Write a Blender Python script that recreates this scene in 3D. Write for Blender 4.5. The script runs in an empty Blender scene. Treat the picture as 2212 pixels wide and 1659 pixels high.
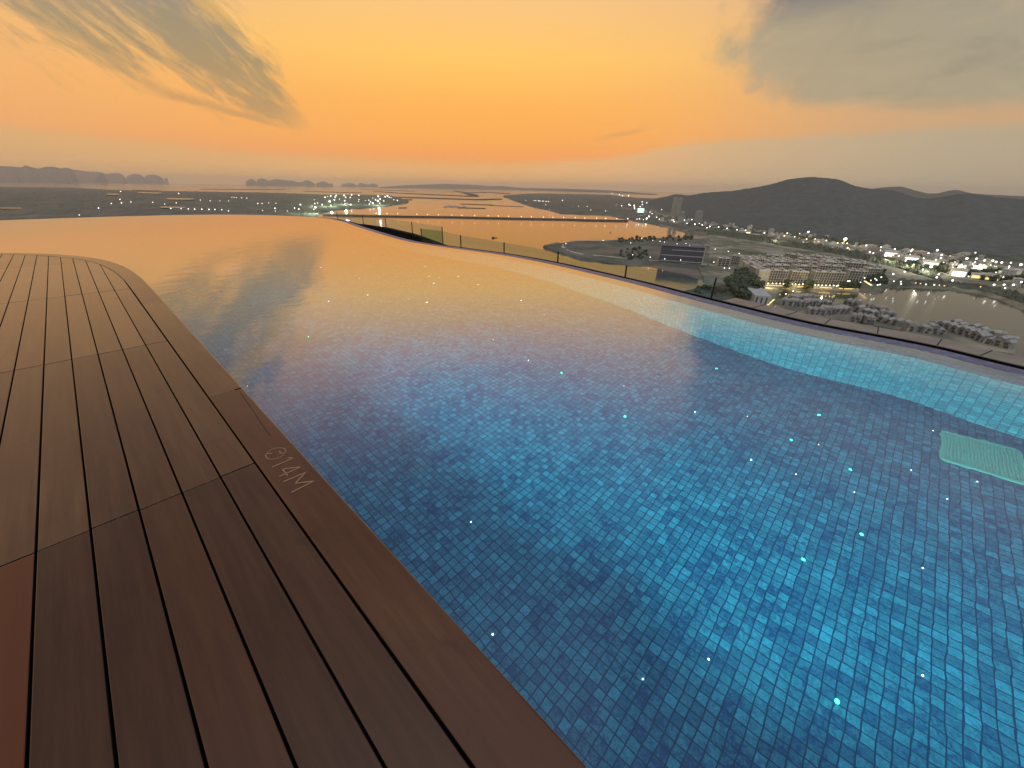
import bpy, bmesh, math, random
from mathutils import Vector, Matrix, noise
random.seed(11)
S = bpy.context.scene
COL = S.collection
rad = math.radians
# ---------------------------------------------------------------- camera model (12..13 mm phone lens, pitched down 27 deg)
PW, PH, FPX = 2212.0, 1659.0, 832.0
PITCH, ROLL, AZ = rad(27), rad(1.0), rad(47.0)
EYE = 1.5                      # metres above the deck
SEA = -120.0                   # the deck is on a roof 120 m above the bay
cA, sA = math.cos(AZ), math.sin(AZ)
def todeck(v):                 # camera heading frame -> deck frame (planks run along +Y)
    return Vector((v[0]*cA + v[1]*sA, -v[0]*sA + v[1]*cA, v[2]))
def ray(x, y):
    u = (x-PW/2)/FPX; v = (PH/2-y)/FPX
    c, s = math.cos(ROLL), math.sin(ROLL)
    a = u*c - v*s; b = u*s + v*c
    return todeck(Vector((a, math.cos(PITCH)+b*math.sin(PITCH), -math.sin(PITCH)+b*math.cos(PITCH))))
def G(x, y, z=SEA):            # where a sight line meets the level z (used to survey the place)
    d = ray(x, y); d = d/d.length
    dz = min(d.z, -0.0035) if z < EYE else d.z
    t = (z-EYE)/dz
    return Vector((d.x*t, d.y*t, z))
def RF(x, y, depth):           # same, through the water surface down to the pool floor
    d = ray(x, y).normalized(); q = G(x, y, 0.0)
    hx, hy = d.x/1.33, d.y/1.33
    dz = math.sqrt(1-hx*hx-hy*hy); t = depth/dz
    return Vector((q.x+hx*t, q.y+hy*t, -depth))
def GD(x, y, dist):            # point on a sight line at a horizontal distance
    d = ray(x, y); h = math.hypot(d.x, d.y)
    return Vector((d.x/h*dist, d.y/h*dist, EYE + d.z/h*dist))

cam = bpy.data.cameras.new('camera'); camo = bpy.data.objects.new('camera', cam); COL.objects.link(camo)
cam.sensor_width = 36.0; cam.lens = FPX/PW*36.0; cam.clip_start = 0.05; cam.clip_end = 120000
r_ = todeck(Vector((math.cos(ROLL), math.sin(ROLL)*math.sin(PITCH), math.sin(ROLL)*math.cos(PITCH))))
u_ = todeck(Vector((-math.sin(ROLL), math.cos(ROLL)*math.sin(PITCH), math.cos(ROLL)*math.cos(PITCH))))
b_ = r_.cross(u_)
camo.matrix_world = Matrix(((r_.x, u_.x, b_.x, 0), (r_.y, u_.y, b_.y, 0), (r_.z, u_.z, b_.z, EYE), (0, 0, 0, 1)))
S.camera = camo
S.view_settings.view_transform = 'Standard'; S.view_settings.look = 'None'
S.view_settings.exposure = 0.14; S.view_settings.gamma = 1.0
try:
    S.cycles.use_denoising = True
    S.cycles.denoiser = 'OPENIMAGEDENOISE'
    S.cycles.max_bounces = 8; S.cycles.transmission_bounces = 6; S.cycles.transparent_max_bounces = 12
    S.cycles.volume_bounces = 0; S.cycles.diffuse_bounces = 3; S.cycles.glossy_bounces = 4
    S.cycles.sample_clamp_indirect = 3.0; S.cycles.caustics_refractive = True; S.cycles.caustics_reflective = False
    S.cycles.use_adaptive_sampling = True; S.cycles.adaptive_threshold = 0.015
except Exception as e:
    print('cycles settings', e)

# ---------------------------------------------------------------- node helpers
def lin(r, g, b):
    f = lambda c: (c/255/12.92) if c/255 <= 0.04045 else ((c/255+0.055)/1.055)**2.4
    return (f(r), f(g), f(b), 1.0)
class X:                                       # tiny expression wrapper for math nodes
    def __init__(s, nt, k): s.nt, s.k = nt, k
    def _op(s, op, *o, clamp=False):
        n = s.nt.nodes.new('ShaderNodeMath'); n.operation = op; n.use_clamp = clamp
        for i, v in enumerate((s,)+o):
            if isinstance(v, X): s.nt.links.new(v.k, n.inputs[i])
            else: n.inputs[i].default_value = v
        return X(s.nt, n.outputs[0])
    def __add__(s, o): return s._op('ADD', o)
    def __radd__(s, o): return s._op('ADD', o)
    def __sub__(s, o): return s._op('SUBTRACT', o)
    def __rsub__(s, o): return (s*-1.0)+o
    def __mul__(s, o): return s._op('MULTIPLY', o)
    def __rmul__(s, o): return s._op('MULTIPLY', o)
    def __truediv__(s, o): return s._op('DIVIDE', o)
    def abs(s): return s._op('ABSOLUTE')
    def min(s, o): return s._op('MINIMUM', o)
    def max(s, o): return s._op('MAXIMUM', o)
    def pow(s, o): return s._op('POWER', o)
    def clamp(s): return s._op('ADD', 0.0, clamp=True)
    def smooth(s, a, b):                       # smoothstep a->b (a may exceed b)
        n = s.nt.nodes.new('ShaderNodeMapRange'); n.interpolation_type = 'SMOOTHSTEP'
        s.nt.links.new(s.k, n.inputs[0])
        n.inputs[1].default_value = min(a, b); n.inputs[2].default_value = max(a, b)
        n.inputs[3].default_value = 0.0 if a < b else 1.0; n.inputs[4].default_value = 1.0 if a < b else 0.0
        return X(s.nt, n.outputs[0])
    def lmap(s, a, b, c, d):
        n = s.nt.nodes.new('ShaderNodeMapRange'); s.nt.links.new(s.k, n.inputs[0])
        for i, v in enumerate((a, b, c, d)): n.inputs[i+1].default_value = v
        return X(s.nt, n.outputs[0])
def ramp(nt, fac, stops, interp='LINEAR'):
    n = nt.nodes.new('ShaderNodeValToRGB'); n.color_ramp.interpolation = interp
    el = n.color_ramp.elements
    while len(el) < len(stops): el.new(0.5)
    for e, (p, c) in zip(el, stops): e.position = p; e.color = c if len(c) == 4 else (*c, 1)
    nt.links.new(fac.k, n.inputs[0]); return n.outputs[0]
def mix(nt, fac, a, b, blend='MIX'):
    n = nt.nodes.new('ShaderNodeMix'); n.data_type = 'RGBA'; n.blend_type = blend
    if isinstance(fac, X): nt.links.new(fac.k, n.inputs[0])
    else: n.inputs[0].default_value = fac
    for i, v in ((6, a), (7, b)):
        if isinstance(v, (tuple, list)): n.inputs[i].default_value = v if len(v) == 4 else (*v, 1)
        else: nt.links.new(v, n.inputs[i])
    return n.outputs[2]
def comb(nt, x, y, z=0.0):
    n = nt.nodes.new('ShaderNodeCombineXYZ')
    for i, v in enumerate((x, y, z)):
        if isinstance(v, X): nt.links.new(v.k, n.inputs[i])
        else: n.inputs[i].default_value = v
    return n.outputs[0]
def noi(nt, vec, scale, detail=4, rough=0.55, dist=0.0):
    n = nt.nodes.new('ShaderNodeTexNoise'); nt.links.new(vec, n.inputs['Vector'])
    n.inputs['Scale'].default_value = scale; n.inputs['Detail'].default_value = detail
    n.inputs['Roughness'].default_value = rough; n.inputs['Distortion'].default_value = dist
    return X(nt, n.outputs[0])

# ---------------------------------------------------------------- sky (dusk, sun just set behind the haze)
w = bpy.data.worlds.new('World'); S.world = w; w.use_nodes = True
nt = w.node_tree; nt.nodes.clear()
tc = nt.nodes.new('ShaderNodeTexCoord')
mp = nt.nodes.new('ShaderNodeVectorRotate'); mp.rotation_type = 'Z_AXIS'; mp.inputs['Angle'].default_value = AZ
nt.links.new(tc.outputs['Generated'], mp.inputs['Vector'])
sp = nt.nodes.new('ShaderNodeSeparateXYZ'); nt.links.new(mp.outputs[0], sp.inputs[0])
dx, dy, dz = (X(nt, sp.outputs[i]) for i in range(3))
el = dz._op('ARCSINE')*57.2958
az = dx._op('ARCTAN2', dy)*57.2958
def elramp(stops):
    f = el.lmap(-10, 90, 0, 1)
    return ramp(nt, f, [((e+10)/100.0, lin(*c)) for e, c in stops])
cen = elramp([(-8, (150, 112, 80)), (0, (224, 174, 114)), (2.4, (234, 168, 100)), (3.4, (246, 160, 86)), (5.2, (248, 169, 82)), (8.5, (250, 176, 84)),
              (13, (253, 195, 99)), (18, (243, 192, 126)), (20.5, (234, 188, 154)), (24.5, (219, 181, 174)), (31, (200, 176, 188)), (46, (178, 174, 194)), (60, (186, 188, 204)), (90, (190, 195, 214))])
sid = elramp([(-8, (130, 108, 84)), (0, (200, 162, 118)), (2.6, (218, 168, 114)), (4.2, (236, 168, 104)), (8, (238, 176, 108)), (13, (232, 180, 120)),
              (18, (214, 172, 136)), (22, (202, 166, 146)), (28, (184, 160, 156)), (36, (170, 160, 170)), (55, (178, 182, 198)), (90, (190, 195, 214))])
bak = elramp([(-8, (100, 98, 98)), (0, (150, 148, 148)), (8, (164, 162, 164)), (20, (178, 180, 188)), (45, (194, 198, 214)), (90, (192, 197, 216))])
da = (az + 6.0).abs()
sky = mix(nt, da.smooth(4, 52), cen, sid)
sky = mix(nt, az.smooth(16, 46)*el.smooth(30, 14)*0.72, sky, lin(182, 158, 128))
sky = mix(nt, da.smooth(62, 125), sky, bak)
ae = comb(nt, az*0.1, el*0.1)
n1 = noi(nt, ae, 1.6, 5); n2 = noi(nt, ae, 5.0, 5)
dirv = comb(nt, dx/(dz.max(0.0)+0.12), dy/(dz.max(0.0)+0.12))
# high broken veil, only well above the horizon
nv = noi(nt, dirv, 1.3, 6, 0.6, 0.6)
veil = nv.smooth(0.40, 0.72) * el.smooth(17, 32) * el.smooth(75, 45) * 0.7
sky = mix(nt, veil, sky, lin(132, 128, 136))
# low bank of dusk haze along the horizon
top = ramp(nt, az.lmap(-90, 90, 0, 1), [(0.0, (0.62,)*3), (0.22, (0.44,)*3), (0.32, (0.30,)*3), (0.47, (0.265,)*3), (0.56, (0.36,)*3), (0.62, (0.53,)*3), (0.75, (0.56,)*3), (1.0, (0.6,)*3)])
topx = X(nt, top)*10.0 + (n1-0.5)*0.9 + (n2-0.5)*0.5
bank = (topx - el).smooth(-0.35, 0.75)
bcol = ramp(nt, az.lmap(-60, 60, 0, 1), [(0.0, lin(216, 170, 114)), (0.3, lin(232, 176, 110)), (0.45, lin(240, 178, 108)), (0.6, lin(230, 180, 124)), (0.72, lin(204, 174, 134)), (0.85, lin(182, 166, 138)), (1.0, lin(166, 156, 134))])
sky = mix(nt, bank*0.86, sky, bcol)
# heavy grey cloud, upper right
edge = el.lmap(5, 20, 28.0, 19.5)
n3 = noi(nt, ae, 13.0, 5, 0.65)
warp = (n1-0.5)*10.0 + (n2-0.5)*5.0 + (n3-0.5)*2.2
dl = az - (el.lmap(6.5, 13.0, 30.5, 21.5) + el.lmap(13.0, 22.0, 0.0, 4.5)) + warp
db = el - (az.lmap(25, 48, 8.3, 6.2)) + warp*0.20
m1 = (dl*0.30).min(db).smooth(-0.5, 1.3) * az.smooth(150, 110) * (1.0 - el.smooth(17, 27)*0.45)
c1 = ramp(nt, (az*0.5+el).lmap(18, 50, 0, 1), [(0.0, lin(182, 160, 128)), (0.3, lin(168, 155, 128)), (0.6, lin(156, 150, 132)), (1.0, lin(134, 136, 136))])
sh = noi(nt, comb(nt, az*0.06, el*0.17), 2.2, 6, 0.6, 0.8)
c1 = mix(nt, sh.smooth(0.46, 0.72)*0.5, c1, lin(180, 164, 134))
c1 = mix(nt, sh.smooth(0.48, 0.28)*0.4, c1, lin(136, 130, 114))
c1 = mix(nt, el.smooth(13.5, 18.5), c1, lin(86, 94, 114))
sky = mix(nt, m1*0.95, sky, c1)
# streaked cloud wedge, upper left, widening up and away from its tip near the sunset
def wedge(ta, te, ang, w0, k, smin, seed, keep):
    ca, sa_ = math.cos(rad(ang)), math.sin(rad(ang))
    px, py = az - ta, el - te
    s = px*ca + py*sa_
    t = py*ca - px*sa_
    st = comb(nt, s*0.12+seed, t*0.40, seed)
    nn = noi(nt, st, 1.0, 6, 0.62, 0.7)
    nf = noi(nt, st, 3.6, 6, 0.66, 0.4)
    wd = s.max(0.0)*k + w0
    m = 1.0 - t.abs()/wd
    m = m + (nn-0.5)*2.7 + (nf-0.5)*1.7
    return m.smooth(-0.25, 0.95) * s.smooth(smin, smin+5.0) * keep
mA = wedge(-23.6, 5.0, 143.5, 0.22, 0.43, 0.0, 3.1, 1.0) * az.smooth(-75, -52)
mB = wedge(-25.6, 5.3, 168.0, 0.22, 0.035, 0.0, 7.7, 0.75) * az.smooth(-40, -35.5)
mC = wedge(-27.0, 11.0, 138.0, 0.3, 0.10, 0.0, 5.2, 0.7) * az.smooth(-50, -40)
mD = wedge(18.0, 6.9, 190.0, 0.25, 0.03, 0.0, 9.3, 0.45) * az.smooth(9, 12)
sky = mix(nt, mA*el.smooth(4, 6)*0.96, sky, ramp(nt, el.lmap(5, 24, 0, 1), [(0.0, lin(196, 150, 96)), (0.3, lin(164, 142, 104)), (0.6, lin(142, 136, 124)), (1.0, lin(126, 128, 142))]))
sky = mix(nt, mB, sky, lin(196, 148, 96)); sky = mix(nt, mC, sky, lin(196, 160, 100)); sky = mix(nt, mD, sky, lin(206, 152, 100))
# sky overhead and behind the viewer brightened beyond dusk to light the place
glow = (el.smooth(48, 74).max(da.smooth(75, 125)*el.smooth(2, 16)))*1.5 + 1.0
sc_ = nt.nodes.new('ShaderNodeVectorMath'); sc_.operation = 'SCALE'
nt.links.new(sky, sc_.inputs[0]); nt.links.new(glow.k, sc_.inputs['Scale'])
bg = nt.nodes.new('ShaderNodeBackground'); bg.inputs['Strength'].default_value = 1.0
nt.links.new(sc_.outputs[0], bg.inputs['Color'])
wo = nt.nodes.new('ShaderNodeOutputWorld'); nt.links.new(bg.outputs[0], wo.inputs['Surface'])
w.cycles.sampling_method = 'MANUAL'; w.cycles.sample_map_resolution = 512

# ---------------------------------------------------------------- materials
def mat(name, base=(0.3, 0.3, 0.3), rough=0.6, metallic=0.0, spec=0.5, emit=None, estr=0.0, sampling=None):
    m = bpy.data.materials.new(name); m.use_nodes = True
    p = m.node_tree.nodes['Principled BSDF']
    p.inputs['Base Color'].default_value = (*base, 1); p.inputs['Roughness'].default_value = rough
    p.inputs['Metallic'].default_value = metallic; p.inputs['Specular IOR Level'].default_value = spec
    if emit: p.inputs['Emission Color'].default_value = (*emit, 1); p.inputs['Emission Strength'].default_value = estr
    if sampling: m.cycles.emission_sampling = sampling
    return m
def pr(m): return m.node_tree.nodes['Principled BSDF']
def coords(m, kind='Object'):
    t = m.node_tree.nodes.new('ShaderNodeTexCoord'); return t.outputs[kind]
def geopos(m):
    return m.node_tree.nodes.new('ShaderNodeNewGeometry').outputs['Position']
def bump(m, h, strength, dist):
    n = m.node_tree.nodes.new('ShaderNodeBump'); n.inputs['Strength'].default_value = strength; n.inputs['Distance'].default_value = dist
    m.node_tree.links.new(h.k if isinstance(h, X) else h, n.inputs['Height']); m.node_tree.links.new(n.outputs[0], pr(m).inputs['Normal'])
def setcol(m, sock): m.node_tree.links.new(sock, pr(m).inputs['Base Color'])
def scaled(m, vec, sx, sy, sz):
    n = m.node_tree.nodes.new('ShaderNodeMapping'); n.inputs['Scale'].default_value = (sx, sy, sz)
    m.node_tree.links.new(vec, n.inputs['Vector']); return n.outputs[0]
def attr(m, name):
    n = m.node_tree.nodes.new('ShaderNodeAttribute'); n.attribute_name = name; return X(m.node_tree, n.outputs['Fac'])
def noisy(name, a, b, scale, rough=0.8, detail=5, lo=0.35, hi=0.65, b2=None, scale2=None, use='pos', spec=0.3):
    m = mat(name, a, rough, spec=spec); t = m.node_tree
    v = geopos(m) if use == 'pos' else coords(m)
    c = mix(t, noi(t, v, scale, detail).smooth(lo, hi), a, b)
    if b2: c = mix(t, noi(t, v, scale2, 4).smooth(0.5, 0.7), c, b2)
    setcol(m, c); return m

# weathered hardwood deck
def wood(name):
    m = mat(name, rough=0.45, spec=0.10); t = m.node_tree; v = geopos(m)
    tint = attr(m, 'tint'); red = attr(m, 'red')
    grain = noi(t, scaled(m, v, 28, 1.6, 28), 1.0, 6, 0.65)
    blot = noi(t, scaled(m, v, 2.2, 0.9, 1), 1.0, 5, 0.6)
    fine = noi(t, scaled(m, v, 210, 12, 60), 1.0, 3, 0.6)
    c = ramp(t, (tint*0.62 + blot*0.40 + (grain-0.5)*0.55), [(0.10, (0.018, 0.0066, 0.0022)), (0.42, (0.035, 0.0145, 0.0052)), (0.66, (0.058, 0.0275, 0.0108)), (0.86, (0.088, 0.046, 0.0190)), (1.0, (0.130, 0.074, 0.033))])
    c = mix(t, red, c, (0.105, 0.024, 0.0035, 1))
    st = noi(t, scaled(m, v, 5, 2.0, 1), 1.0, 6, 0.7).smooth(0.58, 0.72)
    c = mix(t, st*0.6, c, (0.020, 0.009, 0.005, 1))
    setcol(m, c)
    r = t.nodes.new('ShaderNodeMath'); r.operation = 'ADD'
    t.links.new(((blot-0.5)*0.28 + (fine-0.5)*0.16).k, r.inputs[0]); r.inputs[1].default_value = 0.40
    t.links.new(r.outputs[0], pr(m).inputs['Roughness'])
    bump(m, grain*0.6+fine*0.5, 0.30, 0.003)
    P_ = pr(m); P_.inputs['Sheen Weight'].default_value = 1.0; P_.inputs['Sheen Roughness'].default_value = 0.22; P_.inputs['Sheen Tint'].default_value = (1.0, 0.74, 0.42, 1)
    P_.inputs['Coat Weight'].default_value = 0.85; P_.inputs['Coat Roughness'].default_value = 0.32; P_.inputs['Coat IOR'].default_value = 1.27; P_.inputs['Coat Tint'].default_value = (1.0, 0.92, 0.78, 1)
    return m
M_WOOD = wood('deck_wood')
M_GAP = mat('deck_gap', (0.006, 0.005, 0.005), 0.95, spec=0.1)
M_MARK = mat('engraved_mark', (0.25, 0.135, 0.06), 0.6)

# glazed stone mosaic of the pool
def tiles(name, bw, bh, c1, c2, cg, use, mort=0.055, patch=1.0, rough=0.35):
    m = mat(name, rough=rough, spec=0.4); t = m.node_tree
    v = coords(m, 'UV') if use == 'uv' else coords(m, 'Object')
    def brick(a, b, g):
        n = t.nodes.new('ShaderNodeTexBrick'); n.offset = 0.0; n.squash = 1.0
        t.links.new(v, n.inputs['Vector']); n.inputs['Scale'].default_value = 1.0
        n.inputs['Brick Width'].default_value = bw; n.inputs['Row Height'].default_value = bh
        n.inputs['Mortar Size'].default_value = mort*min(bw, bh); n.inputs['Mortar Smooth'].default_value = 0.25; n.inputs['Bias'].default_value = 0.0
        n.inputs['Color1'].default_value = a; n.inputs['Color2'].default_value = b; n.inputs['Mortar'].default_value = g
        return n
    b = brick((0, 0, 0, 1), (1, 1, 1, 1), (0.5, 0.5, 0.5, 1))
    rnd = X(t, b.outputs['Color']); mo = X(t, b.outputs['Fac'])
    vein = noi(t, v, 40, 4, 0.6, 1.6)
    blob = noi(t, v, 26, 2, 0.5, 0.8).smooth(0.40, 0.62)*noi(t, v, 3.2, 3, 0.6).smooth(0.42, 0.6)
    big = noi(t, v, 1.1, 4, 0.6)
    mid = noi(t, v, 9.0, 3, 0.6)
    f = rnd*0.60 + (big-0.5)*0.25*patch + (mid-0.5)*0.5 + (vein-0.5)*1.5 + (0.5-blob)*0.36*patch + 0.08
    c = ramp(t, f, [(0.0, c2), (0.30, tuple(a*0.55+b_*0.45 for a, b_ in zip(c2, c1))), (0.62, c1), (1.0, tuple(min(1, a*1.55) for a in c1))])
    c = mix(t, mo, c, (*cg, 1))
    setcol(m, c); bump(m, mo*-1.0 + vein*0.3, 0.5, 0.004)
    return m
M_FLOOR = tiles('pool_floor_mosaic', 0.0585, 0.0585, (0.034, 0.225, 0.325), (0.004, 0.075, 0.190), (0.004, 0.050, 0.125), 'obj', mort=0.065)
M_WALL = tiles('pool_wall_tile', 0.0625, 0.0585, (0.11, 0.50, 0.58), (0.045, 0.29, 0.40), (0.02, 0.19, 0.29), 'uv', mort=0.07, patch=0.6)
M_RIM = tiles('rim_mosaic', 0.0585, 0.0585, (0.085, 0.088, 0.135), (0.04, 0.042, 0.070), (0.06, 0.065, 0.13), 'uv', mort=0.06, rough=0.5)
M_LEDGET = tiles('ledge_tile', 0.0625, 0.0585, (0.030, 0.155, 0.26), (0.012, 0.075, 0.16), (0.01, 0.06, 0.12), 'uv', mort=0.07, patch=0.5)
M_LEDGE = noisy('stone_ledge', (0.185, 0.160, 0.115), (0.15, 0.13, 0.095), 3.0, 0.55)
M_BLACK = mat('black_joint_and_shade', (0.004, 0.004, 0.004), 0.9, spec=0.1)
M_STEEL = mat('dark_steel', (0.02, 0.018, 0.015), 0.45, 0.6)

# pool water: still sheet, mirror towards grazing, refracting below
def pool_water():
    m = bpy.data.materials.new('pool_water'); m.use_nodes = True; t = m.node_tree; t.nodes.clear()
    o = t.nodes.new('ShaderNodeOutputMaterial')
    g = t.nodes.new('ShaderNodeBsdfGlossy'); g.inputs['Roughness'].default_value = 0.0
    r = t.nodes.new('ShaderNodeBsdfRefraction'); r.inputs['IOR'].default_value = 1.33; r.inputs['Roughness'].default_value = 0.0
    r.inputs['Color'].default_value = (0.80, 0.95, 1.0, 1)
    ge = t.nodes.new('ShaderNodeNewGeometry')
    v = ge.outputs['Position']
    n1 = noi(t, v, 2.2, 3, 0.5); n2 = noi(t, v, 9.0, 2, 0.5)
    bp = t.nodes.new('ShaderNodeBump'); bp.inputs['Strength'].default_value = 0.65; bp.inputs['Distance'].default_value = 0.006
    t.links.new((n1+n2*0.22).k, bp.inputs['Height'])
    for s in (g, r): t.links.new(bp.outputs[0], s.inputs['Normal'])
    d = t.nodes.new('ShaderNodeVectorMath'); d.operation = 'DOT_PRODUCT'
    t.links.new(ge.outputs['Incoming'], d.inputs[0]); t.links.new(ge.outputs['Normal'], d.inputs[1])
    f = X(t, d.outputs['Value']).abs()
    fr = ramp(t, f, [(0.0, (1,)*3), (0.09, (0.93,)*3), (0.17, (0.82,)*3), (0.25, (0.67,)*3), (0.33, (0.49,)*3), (0.42, (0.33,)*3), (0.52, (0.17,)*3), (0.66, (0.040,)*3), (1.0, (0.006,)*3)], 'B_SPLINE')
    mx = t.nodes.new('ShaderNodeMixShader')
    t.links.new(fr, mx.inputs[0]); t.links.new(r.outputs[0], mx.inputs[1]); t.links.new(g.outputs[0], mx.inputs[2])
    t.links.new(mx.outputs[0], o.inputs['Surface'])
    return m
M_WATER = pool_water()
def glass(name, tint):
    m = bpy.data.materials.new(name); m.use_nodes = True; t = m.node_tree; t.nodes.clear()
    o = t.nodes.new('ShaderNodeOutputMaterial')
    tr = t.nodes.new('ShaderNodeBsdfTransparent'); tr.inputs['Color'].default_value = (*tint, 1)
    g = t.nodes.new('ShaderNodeBsdfGlossy'); g.inputs['Roughness'].default_value = 0.02
    ge = t.nodes.new('ShaderNodeNewGeometry'); d = t.nodes.new('ShaderNodeVectorMath'); d.operation = 'DOT_PRODUCT'
    t.links.new(ge.outputs['Incoming'], d.inputs[0]); t.links.new(ge.outputs['Normal'], d.inputs[1])
    lw = ramp(t, X(t, d.outputs['Value']).abs(), [(0.0, (.5,)*3), (0.15, (.2,)*3), (0.4, (.05,)*3), (1.0, (.03,)*3)])
    mx = t.nodes.new('ShaderNodeMixShader')
    t.links.new(lw, mx.inputs[0]); t.links.new(tr.outputs[0], mx.inputs[1]); t.links.new(g.outputs[0], mx.inputs[2])
    t.links.new(mx.outputs[0], o.inputs['Surface']); return m
M_GLASS = glass('green_tinted_glass', (0.85, 0.93, 0.97))

M_GLASS2 = glass('dark_green_glass', (0.72, 0.86, 0.77))
# ---------------------------------------------------------------- object helpers
def obj(name, bm, m, parent=None, smooth=False, mats=None):
    me = bpy.data.meshes.new(name); bmesh.ops.recalc_face_normals(bm, faces=bm.faces[:]) if bm.faces else None
    bm.to_mesh(me); bm.free()
    for q in (mats or [m]): me.materials.append(q)
    if smooth:
        for p in me.polygons: p.use_smooth = True
    o = bpy.data.objects.new(name, me); COL.objects.link(o)
    if parent: o.parent = parent
    return o
def tag(o, label=None, cat=None, group=None, kind=None):
    if label: o['label'] = label
    if cat: o['category'] = cat
    if group: o['group'] = group
    if kind: o['kind'] = kind
    return o
def struct(o): o['kind'] = 'structure'; return o
def empty(name, loc=(0, 0, 0), rz=0.0):
    o = bpy.data.objects.new(name, None); COL.objects.link(o); o.location = loc; o.rotation_euler = (0, 0, rz); o.empty_display_size = 0.2
    return o
def box(bm, x0, x1, y0, y1, z0, z1, mi=0, mtx=None):
    vs = [Vector((x, y, z)) for z in (z0, z1) for y in (y0, y1) for x in (x0, x1)]
    if mtx: vs = [mtx @ v for v in vs]
    v = [bm.verts.new(p) for p in vs]
    fs = [bm.faces.new([v[i] for i in q]) for q in ((0, 2, 3, 1), (4, 5, 7, 6), (0, 1, 5, 4), (2, 6, 7, 3), (0, 4, 6, 2), (1, 3, 7, 5))]
    for f in fs: f.material_index = mi
    return fs
def bar(bm, a, b, wd, hg, mi=0):               # square bar from a to b
    a, b = Vector(a), Vector(b); d = (b-a); L = d.length; d.normalize()
    up = Vector((0, 0, 1)) if abs(d.z) < 0.95 else Vector((0, 1, 0))
    s = d.cross(up).normalized(); u = s.cross(d)
    m = Matrix((( d.x, s.x, u.x, a.x), (d.y, s.y, u.y, a.y), (d.z, s.z, u.z, a.z), (0, 0, 0, 1)))
    return box(bm, 0, L, -wd/2, wd/2, -hg/2, hg/2, mi, m)
def catmull(pts, n=10):
    P = [Vector((p[0], p[1])) for p in pts]; out = []
    P = [P[0]*2-P[1]] + P + [P[-1]*2-P[-2]]
    for i in range(1, len(P)-2):
        for k in range(n):
            t = k/n; a, b, c, d = P[i-1], P[i], P[i+1], P[i+2]
            out.append(0.5*((2*b)+(c-a)*t+(2*a-5*b+4*c-d)*t*t+(3*b-a-3*c+d)*t**3))
    out.append(P[-2]); return out
def offset(line, o):                           # to the left of travel for o > 0
    out = []
    for i, p in enumerate(line):
        a = line[max(0, i-1)]; b = line[min(len(line)-1, i+1)]
        t = (b-a).normalized(); out.append(p + Vector((-t.y, t.x))*o)
    return out
def strips(bm, line, prof, uv=None):           # sweep (offset, z) profile along a plan line
    rows = [[bm.verts.new((q.x, q.y, z)) for q in offset(line, o)] for o, z in prof]
    L = [0.0]
    for i in range(1, len(line)): L.append(L[-1]+(line[i]-line[i-1]).length)
    H = [0.0]
    for i in range(1, len(prof)): H.append(H[-1]+math.hypot(prof[i][0]-prof[i-1][0], prof[i][1]-prof[i-1][1]))
    ul = bm.loops.layers.uv.verify()
    for j in range(len(prof)-1):
        for i in range(len(line)-1):
            f = bm.faces.new((rows[j][i], rows[j][i+1], rows[j+1][i+1], rows[j+1][i]))
            for lp, (a, b) in zip(f.loops, ((i, j), (i+1, j), (i+1, j+1), (i, j+1))): lp[ul].uv = (L[a], H[b])
def poly(bm, pts, z):
    vs = [bm.verts.new((p[0], p[1], z)) for p in pts]
    es = [bm.edges.new((vs[i], vs[(i+1) % len(vs)])) for i in range(len(vs))]
    bmesh.ops.triangle_fill(bm, edges=es, use_beauty=True)

# ---------------------------------------------------------------- the pool
RIMC = [(5.2, -6.5), (5.55, -3.4), (5.96, -1.36), (6.16, -0.6), (6.17, 0.46), (6.36, 1.36), (6.56, 2.11), (6.84, 3.05), (7.08, 4.16), (7.33, 5.54), (7.42, 7.1), (7.30, 8.35),
        (7.17, 9.5), (7.13, 10.8), (7.40, 12.5), (8.11, 15.8), (8.85, 19.0), (9.0, 21.9), (7.75, 24.6), (6.0, 26.5), (4.2, 27.3), (2.2, 27.5), (0.0, 27.4), (-2.5, 26.9), (-6.0, 25.6), (-11.0, 23.0), (-17.0, 19.5)]
rim = catmull(RIMC, 10)
EDGE = [(0.52, -6.5), (0.522, -2.0), (0.523, 2.0), (0.525, 3.9), (0.527, 5.6), (0.529, 7.2), (0.529, 8.4), (0.518, 9.4), (0.465, 10.4), (0.345, 11.4), (0.12, 12.35), (-0.21, 13.14), (-0.66, 13.90), (-1.34, 14.62), (-2.5, 15.35), (-4.5, 15.9), (-8.0, 16.2), (-17.0, 16.3)]
edge_l = catmull(EDGE, 8)
DEPTH = 1.3
bm = bmesh.new(); poly(bm, offset(rim, 0.55) + list(reversed(offset(edge_l, 0.03))), -DEPTH)
bmesh.ops.recalc_face_normals(bm, faces=bm.faces[:])
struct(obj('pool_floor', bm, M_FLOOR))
bm = bmesh.new(); strips(bm, rim, [(0.302, -0.034), (0.60, -0.042), (0.602, -0.07), (0.60, -DEPTH-0.02)])
bm.normal_update()
for f in bm.faces: f.material_index = 1 if abs(f.normal.z) > 0.9 else 0
struct(obj('pool_wall', bm, M_WALL, smooth=True, mats=[M_WALL, M_LEDGET]))
bm = bmesh.new(); strips(bm, rim, [(0.0, -0.7), (0.0, -0.022), (0.02, -0.012), (0.275, 0.005), (0.30, -0.032)]); struct(obj('pool_rim', bm, M_RIM))
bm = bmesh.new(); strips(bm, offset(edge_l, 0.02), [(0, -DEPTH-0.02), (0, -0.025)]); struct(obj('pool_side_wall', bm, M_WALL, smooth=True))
bm = bmesh.new(); poly(bm, offset(rim, 0.287) + list(reversed(offset(edge_l, 0.02))), 0.0)
for f in bm.faces:
    if f.normal.z < 0: f.normal_flip()
wtr = obj('pool_water', bm, M_WATER); struct(wtr)
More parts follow.
